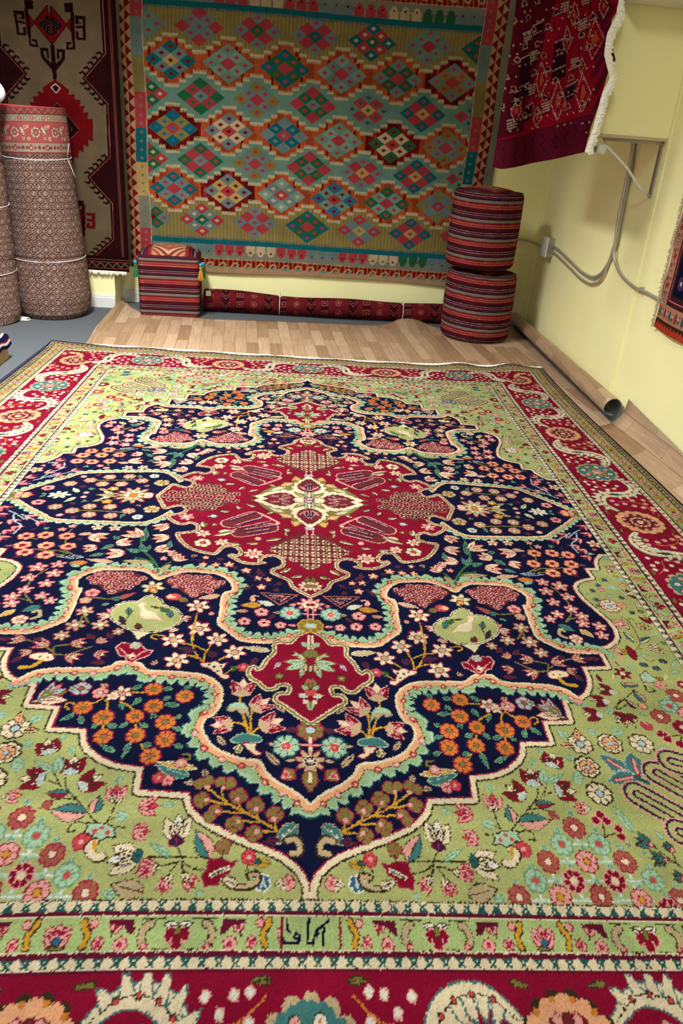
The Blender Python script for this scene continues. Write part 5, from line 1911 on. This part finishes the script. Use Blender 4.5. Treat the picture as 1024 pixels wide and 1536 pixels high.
# ------------------------------------------------------------------ rolled red rug on the floor along the back wall
rl=empty('rolled_rug',(.1,2.95,0));tag(rl,'dark red rug rolled up on the floor along the back wall beneath the kilim','rolled rug')
p=Paint(0,0,1760,440,2,'R');PRR=dict(PAL);PRR.update({'R':(104,26,34),'K':(58,14,24),'S':(156,92,76),'P':(170,84,74)})
PRL=np.array([lin(PRR[k]) for k in KEYS]+[lin((128,14,20)),lin((176,92,80))])
for i in range(18):
    x=i*98+20
    p.fill([(x+4,10),(x+60,10),(x+60,430),(x+4,430)],'K' if i%3 else 'R')
    for y in range(20,440,70):
        if i%3==0: p.ros(x+30,y+20,22,'R','S','S',8)
        elif i%3==1: p.stroke([(x+8,y),(x+34,y+30),(x+60,y)],'S',3);p.stroke([(x+8,y+20),(x+34,y+50),(x+60,y+20)],'P',3)
        else: p.fill([(x+10,y),(x+54,y),(x+54,y+36),(x+10,y+36)],'R');p.stroke([(x+10,y),(x+54,y),(x+54,y+36),(x+10,y+36),(x+10,y)],'S',3);p.ros(x+32,y+18,9,'P','S','K',4)
nL,na=460,110;th=np.linspace(0,2*np.pi,na,endpoint=False);vv=np.linspace(0,1,nL);T,V=np.meshgrid(th,vv)
r_=.070-.010*V+.003*np.sin(V*14)+.003*np.sin(2*T+V*5);r_=r_-.006*np.exp(-((V-.30)/.006)**2)-.008*np.exp(-((V-.80)/.006)**2)
ax=-.690+1.70*V;ay=2.935+.035*V+.008*np.sin(V*9);G=np.stack([ax,ay+r_*np.cos(T)*1.05,.006+r_*.98+r_*np.sin(T)*(1)],-1)
sh=(T/(2*np.pi)*440+V*140)%440
ix=p.a[(sh/2).astype(int)%p.h,np.clip((V*1740/2).astype(int),0,p.w-1)]
grid('rolled_body',G,np.clip(PRL[ix]*(1+.12*(rs.rand(*ix.shape)-.5))[...,None],0,1),M_FLAT,rl,wrap=True,flip=True)
for V_,x in ((0,-.690),(1,1.01)):
    b=MB();P=[]
    for k in range(90):
        a=k*.32;q=.062*(1-k/95);P.append((x,2.935+.035*V_+q*math.cos(a),.074+q*math.sin(a)))
    b.tube(P,.0045,5);e=b.build('roll_end',M_PIPE,rl,smooth=True)
for V_ in (.30,.80):
    x=-.690+1.70*V_;yy=2.935+.035*V_+.008*math.sin(V_*9);q=.072-.010*V_
    b=MB();b.tube([(x,yy+q*math.cos(a)*1.05,.006+.97*q+q*math.sin(a)) for a in [2*math.pi*k/40 for k in range(41)]],.003,5);o=b.build('twine',M_STRING,rl,smooth=True);o['label']='pale twine'
b=MB();b.box(-.672,2.853,.118,-.640,2.86,.150,bev=.001);o=b.build('tag',M_PLAST,rl);o['label']='small white paper tag'

# ------------------------------------------------------------------ boxed soffit, bracket, pipe, conduit
sf=empty('wall_cabinet',(1.3,1.5,1.24));tag(sf,'pale yellow boxed cabinet fixed high on the right wall behind the hanging red rug','cabinet')
b=MB();b.box(.93,1.217,1.243,xw(1.5)+.004,1.90,2.74,bev=.002);b.build('cabinet_body',M_WALL,sf);b=MB();b.box(.93,1.212,1.233,xw(1.3)+.002,1.90,1.243);o=b.build('bottom_board',M_FADE,sf)
br=empty('shelf_bracket',(1.5,1.27,1.1));tag(br,'white steel triangular bracket under the yellow cabinet on the right wall','bracket')
xr=xw(1.27)
MB().box(1.246,1.258,1.218,xr,1.282,1.230,bev=.001).build('arm',M_STEEL,br);MB().box(xr-.008,1.256,1.000,xr,1.284,1.222,bev=.001).build('upright',M_STEEL,br)
b=MB();b.tube([(1.252,1.27,1.215),(1.262,1.27,1.200),(1.32,1.27,1.16),(1.38,1.27,1.115),(1.45,1.27,1.045),(xr-.006,1.27,1.008)],.006,6);b.build('brace',M_PLAST,br,smooth=True)
rd=empty('hanging_pole',(1.0,1.19,1.18));tag(rd,'grey metal pole with a round end cap sticking out below the red rug','pole')
MB().tube([(.80,1.196,1.185),(1.21,1.196,1.183)],.012,16).build('pole_tube',M_STEEL,rd,smooth=True);MB().tube([(1.205,1.200,1.183),(1.222,1.178,1.183)],.019,20).build('end_cap',M_PLAST,rd,smooth=True)
b=MB();b.tube([(.84,1.198,1.19),(.84,1.225,1.235)],.008,8);b.build('hook',M_STEEL,rd)
def wp(y,z,off=.012): return (xw(y)-off,y,z)
def cable(name,pts,r,label,cat='cable'):
    Q=[Vector(p) for p in pts];out=[]
    for i in range(len(Q)-1):
        a=Q[max(i-1,0)];b_=Q[i];c=Q[i+1];d=Q[min(i+2,len(Q)-1)]
        for k in range(8):
            t=k/8;out.append(.5*((2*b_)+(c-a)*t+(2*a-5*b_+4*c-d)*t*t+(3*b_-a-3*c+d)*t**3))
    out.append(Q[-1]);L=0;R_=[]
    fine=[]
    for i in range(len(out)-1):
        n=max(1,int((out[i+1]-out[i]).length/.0035))
        for k in range(n): fine.append(out[i].lerp(out[i+1],k/n))
    fine.append(out[-1]);R_=[r*(1.0 if i%2 else .86) for i in range(len(fine))]
    o=MB().tube(fine,R_,7).build(name,M_CONDUIT,None,smooth=True);tag(o,label,cat);return o
cab=[(1.584,1.233),(1.554,1.12),(1.549,.995),(1.540,.862),(1.535,.749),(1.616,.625),(1.749,.565),(1.941,.557),(2.172,.578),(2.472,.607),(2.60,.607)]
cable('flexible_conduit',[wp(*p) for p in cab],.009,'ribbed metal conduit looping down the right wall to the junction box')
cable('flexible_conduit',[wp(y+.0+(.05 if y<1.6 else 0)*.4,z-.035 if y>1.6 else z,.012) for y,z in cab[:-1]]+[wp(2.60,.575)],.007,'thinner metal conduit running just under the looping one to the junction box')
cable('flexible_conduit',[wp(1.535,1.232,.03),wp(1.53,1.12,.03),wp(1.53,.967,.03),wp(1.515,.83,.03),wp(1.511,.723,.02),wp(1.461,.669),wp(1.349,.634),wp(1.169,.620,.018),wp(1.035,.621),wp(.867,.617),wp(.80,.615)],.008,'metal conduit branching right across the wall seam toward the small hanging rug')
cable('flexible_conduit',[wp(2.66,.600),wp(2.741,.585),wp(2.86,.578),(1.53,3.02,.575),(1.50,3.075,.579),(1.42,3.082,.585),(1.35,3.082,.585)],.008,'short metal conduit from the junction box round the corner behind the round poufs')
jb=empty('junction_box',(xw(2.64),2.64,.6));tag(jb,'white square electrical junction box on the right wall beside the round poufs','junction box')
x=xw(2.64);MB().box(x-.045,2.585,.545,x,2.69,.655,bev=.003).build('box_body',M_STEEL,jb);MB().box(x-.052,2.575,.540,x-.045,2.70,.660,bev=.002).build('cover_plate',M_PLAST,jb)
for y,z in ((2.60,.56),(2.68,.64)): MB().tube([(x-.054,y,z),(x-.052,y,z)],.004,8).build('screw',M_STEEL,jb)
for (y,z) in ((1.10,.62),(1.74,.56)):
    b=MB();b.box(xw(y)-.022,y-.003,z-.014,xw(y)-.0,y+.003,z+.014,bev=.001);o=b.build('cable_clip',M_STEEL,None);tag(o,'small metal clip holding the branching conduit beside the wall seam' if y<1.5 else 'small metal clip at the lowest dip of the looping conduit','clip')
gp=MB();gp.box(1.18,.99,1.718,xw(1.05)-.005,1.20,1.80,bev=.004);o=gp.build('metal_trunking',M_PLAST,None);tag(o,'pale metal trunking at the very top right, in front of the yellow cabinet','trunking')
# ------------------------------------------------------------------ crimson rug hanging in front of the cabinet
HP=dict(PAL);HP.update({'R':(132,10,30),'K':(40,8,16),'D':(50,8,22),'S':(164,140,126),'c':(150,12,34),'C':(204,120,84),'q':(160,70,50),'G':(150,12,34),'N':(30,10,20)})
HPAL=[lin(HP[k]) for k in KEYS]+[lin((166,66,44)),lin((176,92,80))];IDX['u']=len(HPAL);HPAL.append(lin((88,14,36)));IDX['v']=len(HPAL);HPAL.append(lin((78,8,22)));HPAL=np.array(HPAL)  # last tone: crimson with the shade of the left side put into the colour
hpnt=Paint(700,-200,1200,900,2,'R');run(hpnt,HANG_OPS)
zt=np.linspace(2.05,1.06,330);LX=np.interp(zt,[1.06,1.087,1.27,1.485,1.688,2.05],[.752,.754,.754,.751,.745,.74]);RXX=np.interp(zt,[1.06,1.17,1.267,1.385,1.445,1.526,1.595,1.665,1.717,2.05],[1.12,1.125,1.139,1.146,1.167,1.125,1.118,1.147,1.132,1.14])
uu=np.linspace(0,1,150);U,Zh=np.meshgrid(uu,zt);X=LX[:,None]+(RXX-LX)[:,None]*U
bz=np.interp(U,[0,.1,.45,.75,1],[1.083,1.078,1.108,1.140,1.168]);t=(2.05-Zh)/(2.05-1.06);Zf=2.05-(2.05-bz)*t
Yh=1.135-.018*np.sin(U*7+1.2)-.012*np.sin(U*13+Zf*5)+.055*(1-U)**1.5
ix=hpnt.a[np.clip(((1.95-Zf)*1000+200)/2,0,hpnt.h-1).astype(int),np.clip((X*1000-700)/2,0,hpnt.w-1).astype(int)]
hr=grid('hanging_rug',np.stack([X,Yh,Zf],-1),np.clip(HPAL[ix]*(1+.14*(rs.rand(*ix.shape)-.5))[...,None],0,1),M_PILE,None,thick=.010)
tag(hr,'crimson tribal rug with cream fringed side hanging before the yellow cabinet','rug')
b=MB();R=random.Random(5)
for i in range(900):
    k=i/899;z=2.03-(2.03-1.172)*k;xr_=float(np.interp(z,zt[::-1],RXX[::-1]));yy=1.135-.018*math.sin(8.2)-.012*math.sin(13+z*5)-.008
    a=R.uniform(-.5,.8);L=R.uniform(.010,.026);b.tube([(xr_-.006,yy,z),(xr_+L*.6,yy-R.uniform(0,.008),z-L*a*.4),(xr_+L,yy-R.uniform(-.004,.008),z-L*(.3+a))],.0042,5)
f=b.build('fringe',M_WOOL,hr);f['label']='thick cream knotted fringe';f['kind']='stuff'
# ------------------------------------------------------------------ small rug on the right wall
p=Paint(0,0,900,1000,2,'C')   # along the wall (mm from its far edge), up from its bottom edge
p.a[0:18]=IDX['O'];p.fill([(0,0),(900,0),(900,36),(0,36)],'r')
SR=dict(PAL);SR.update({'r':(206,66,44),'O':(206,66,44),'C':(206,140,112),'B':(38,66,110)})
SRL=np.array([lin(SR[k]) for k in KEYS]+[lin((128,14,20)),lin((176,92,80)),lin((98,14,40))])
for i in range(30): p.fill([(i*30,36),(i*30+15,20),(i*30+30,36),(i*30+30,44),(i*30,44)],'K')
for i in range(16):
    x=i*58+24;p.leaf(x,52,x,100,26,'F' if i%2 else 'E','K','-');p.leaf(x+24,54,x+32,96,14,'E','K','-');p.ros(x+26,76,7,'I','K','-',4)
for j in range(16):
    y=j*58+120;p.leaf(20,y,58,y+14,26,'F' if j%2 else 'S','K','-');p.ros(24,y+30,9,'E','I','K',5);p.ros(52,y+34,8,'F','I','K',5)
p.fill([(72,110),(900,110),(900,1000),(72,1000)],'K');p.fill([(80,118),(900,118),(900,1000),(80,1000)],'m');p.stroke([(92,1000),(92,130),(900,130)],'P',3);p.fill([(104,142),(900,142),(900,1000),(104,1000)],'K');p.fill([(116,154),(900,154),(900,1000),(116,1000)],'N')
for i in range(8):
    for j in range(8): p.ros(170+i*90,210+j*100,30,'B','W','R',8)
ya=np.linspace(.870,.0,260);za=np.linspace(.508,1.42,280);Y2,Z2=np.meshgrid(ya,za);ix=p.a[np.clip(((Z2-.508)*500),0,p.h-1).astype(int),np.clip((.87-Y2)*500,0,p.w-1).astype(int)]
wv=.004*np.sin(Z2*30)*np.exp(-((.87-Y2)/.03))
sr=grid('small_wall_rug',np.stack([XC-(YB-Y2)*TA-.022-.004*np.sin(Y2*20),Y2+wv-.035*(Z2-.508)*0,Z2+.03*(.87-Y2)*0],-1),np.clip(SRL[ix]*(1+.16*(rs.rand(*ix.shape)-.5))[...,None],0,1),M_PILE,None,thick=.012)
tag(sr,'small rug with orange hem and navy field hung low on the right wall','rug')
b=MB();R=random.Random(8)
for i in range(420):
    z=.51+.9*i/419;L=R.uniform(.006,.022);x=xw(.87)-.022;b.tube([(x,.868,z),(x-R.uniform(0,.006),.868+L,z-L*R.uniform(.1,.8))],.0018,4)
f=b.build('fringe',M_FADE,sr);f['label']='frayed beige side';f['kind']='stuff'

# ------------------------------------------------------------------ light
def lamp(name,x,y,sx,sy,pw,col=(.98,1,.955),spread=128,label=''):
    root=empty(name,(x,y,2.74));tag(root,label,'ceiling light')
    MB().box(x-sx/2-.03,y-sy/2-.03,2.715,x+sx/2+.03,y+sy/2+.03,2.75,bev=.004).build('housing',M_TRIM,root)
    l=bpy.data.lights.new(name+'_tube','AREA');l.shape='RECTANGLE';l.size=sx;l.size_y=sy;l.energy=pw;l.color=col;l.spread=math.radians(spread)
    o=bpy.data.objects.new('tube',l);o.location=(x,y,2.705);C.objects.link(o);o.parent=root;o.matrix_parent_inverse=Matrix.Translation(-Vector(root.location))
lamp('ceiling_light',-1.15,.75,.3,1.2,92,spread=128,label='fluorescent ceiling fitting above the far left of the carpet')
lamp('ceiling_light',.20,-1.5,.3,1.2,27,spread=180,label='fluorescent ceiling fitting above the near end of the carpet')
w=bpy.data.worlds.new('World');bpy.context.scene.world=w;w.use_nodes=True;w.node_tree.nodes['Background'].inputs[0].default_value=(1,.98,.95,1);w.node_tree.nodes['Background'].inputs[1].default_value=.38
# ------------------------------------------------------------------ camera
cd=bpy.data.cameras.new('camera');co=bpy.data.objects.new('camera',cd);C.objects.link(co)
cd.sensor_fit='VERTICAL';cd.sensor_height=24;cd.lens=CAMF/1536*24;cd.clip_start=.05
r,u_,f_=map(Vector,(RX,UP,FW));Mx=Matrix((r,u_,-f_)).transposed().to_4x4();Mx.translation=Vector(CAM);co.matrix_world=Mx
S=bpy.context.scene;S.camera=co
S.view_settings.view_transform='Standard';S.view_settings.look='None';S.view_settings.gamma=1;S.view_settings.exposure=0.52;S.view_settings.use_curve_mapping=False
S.cycles.max_bounces=6
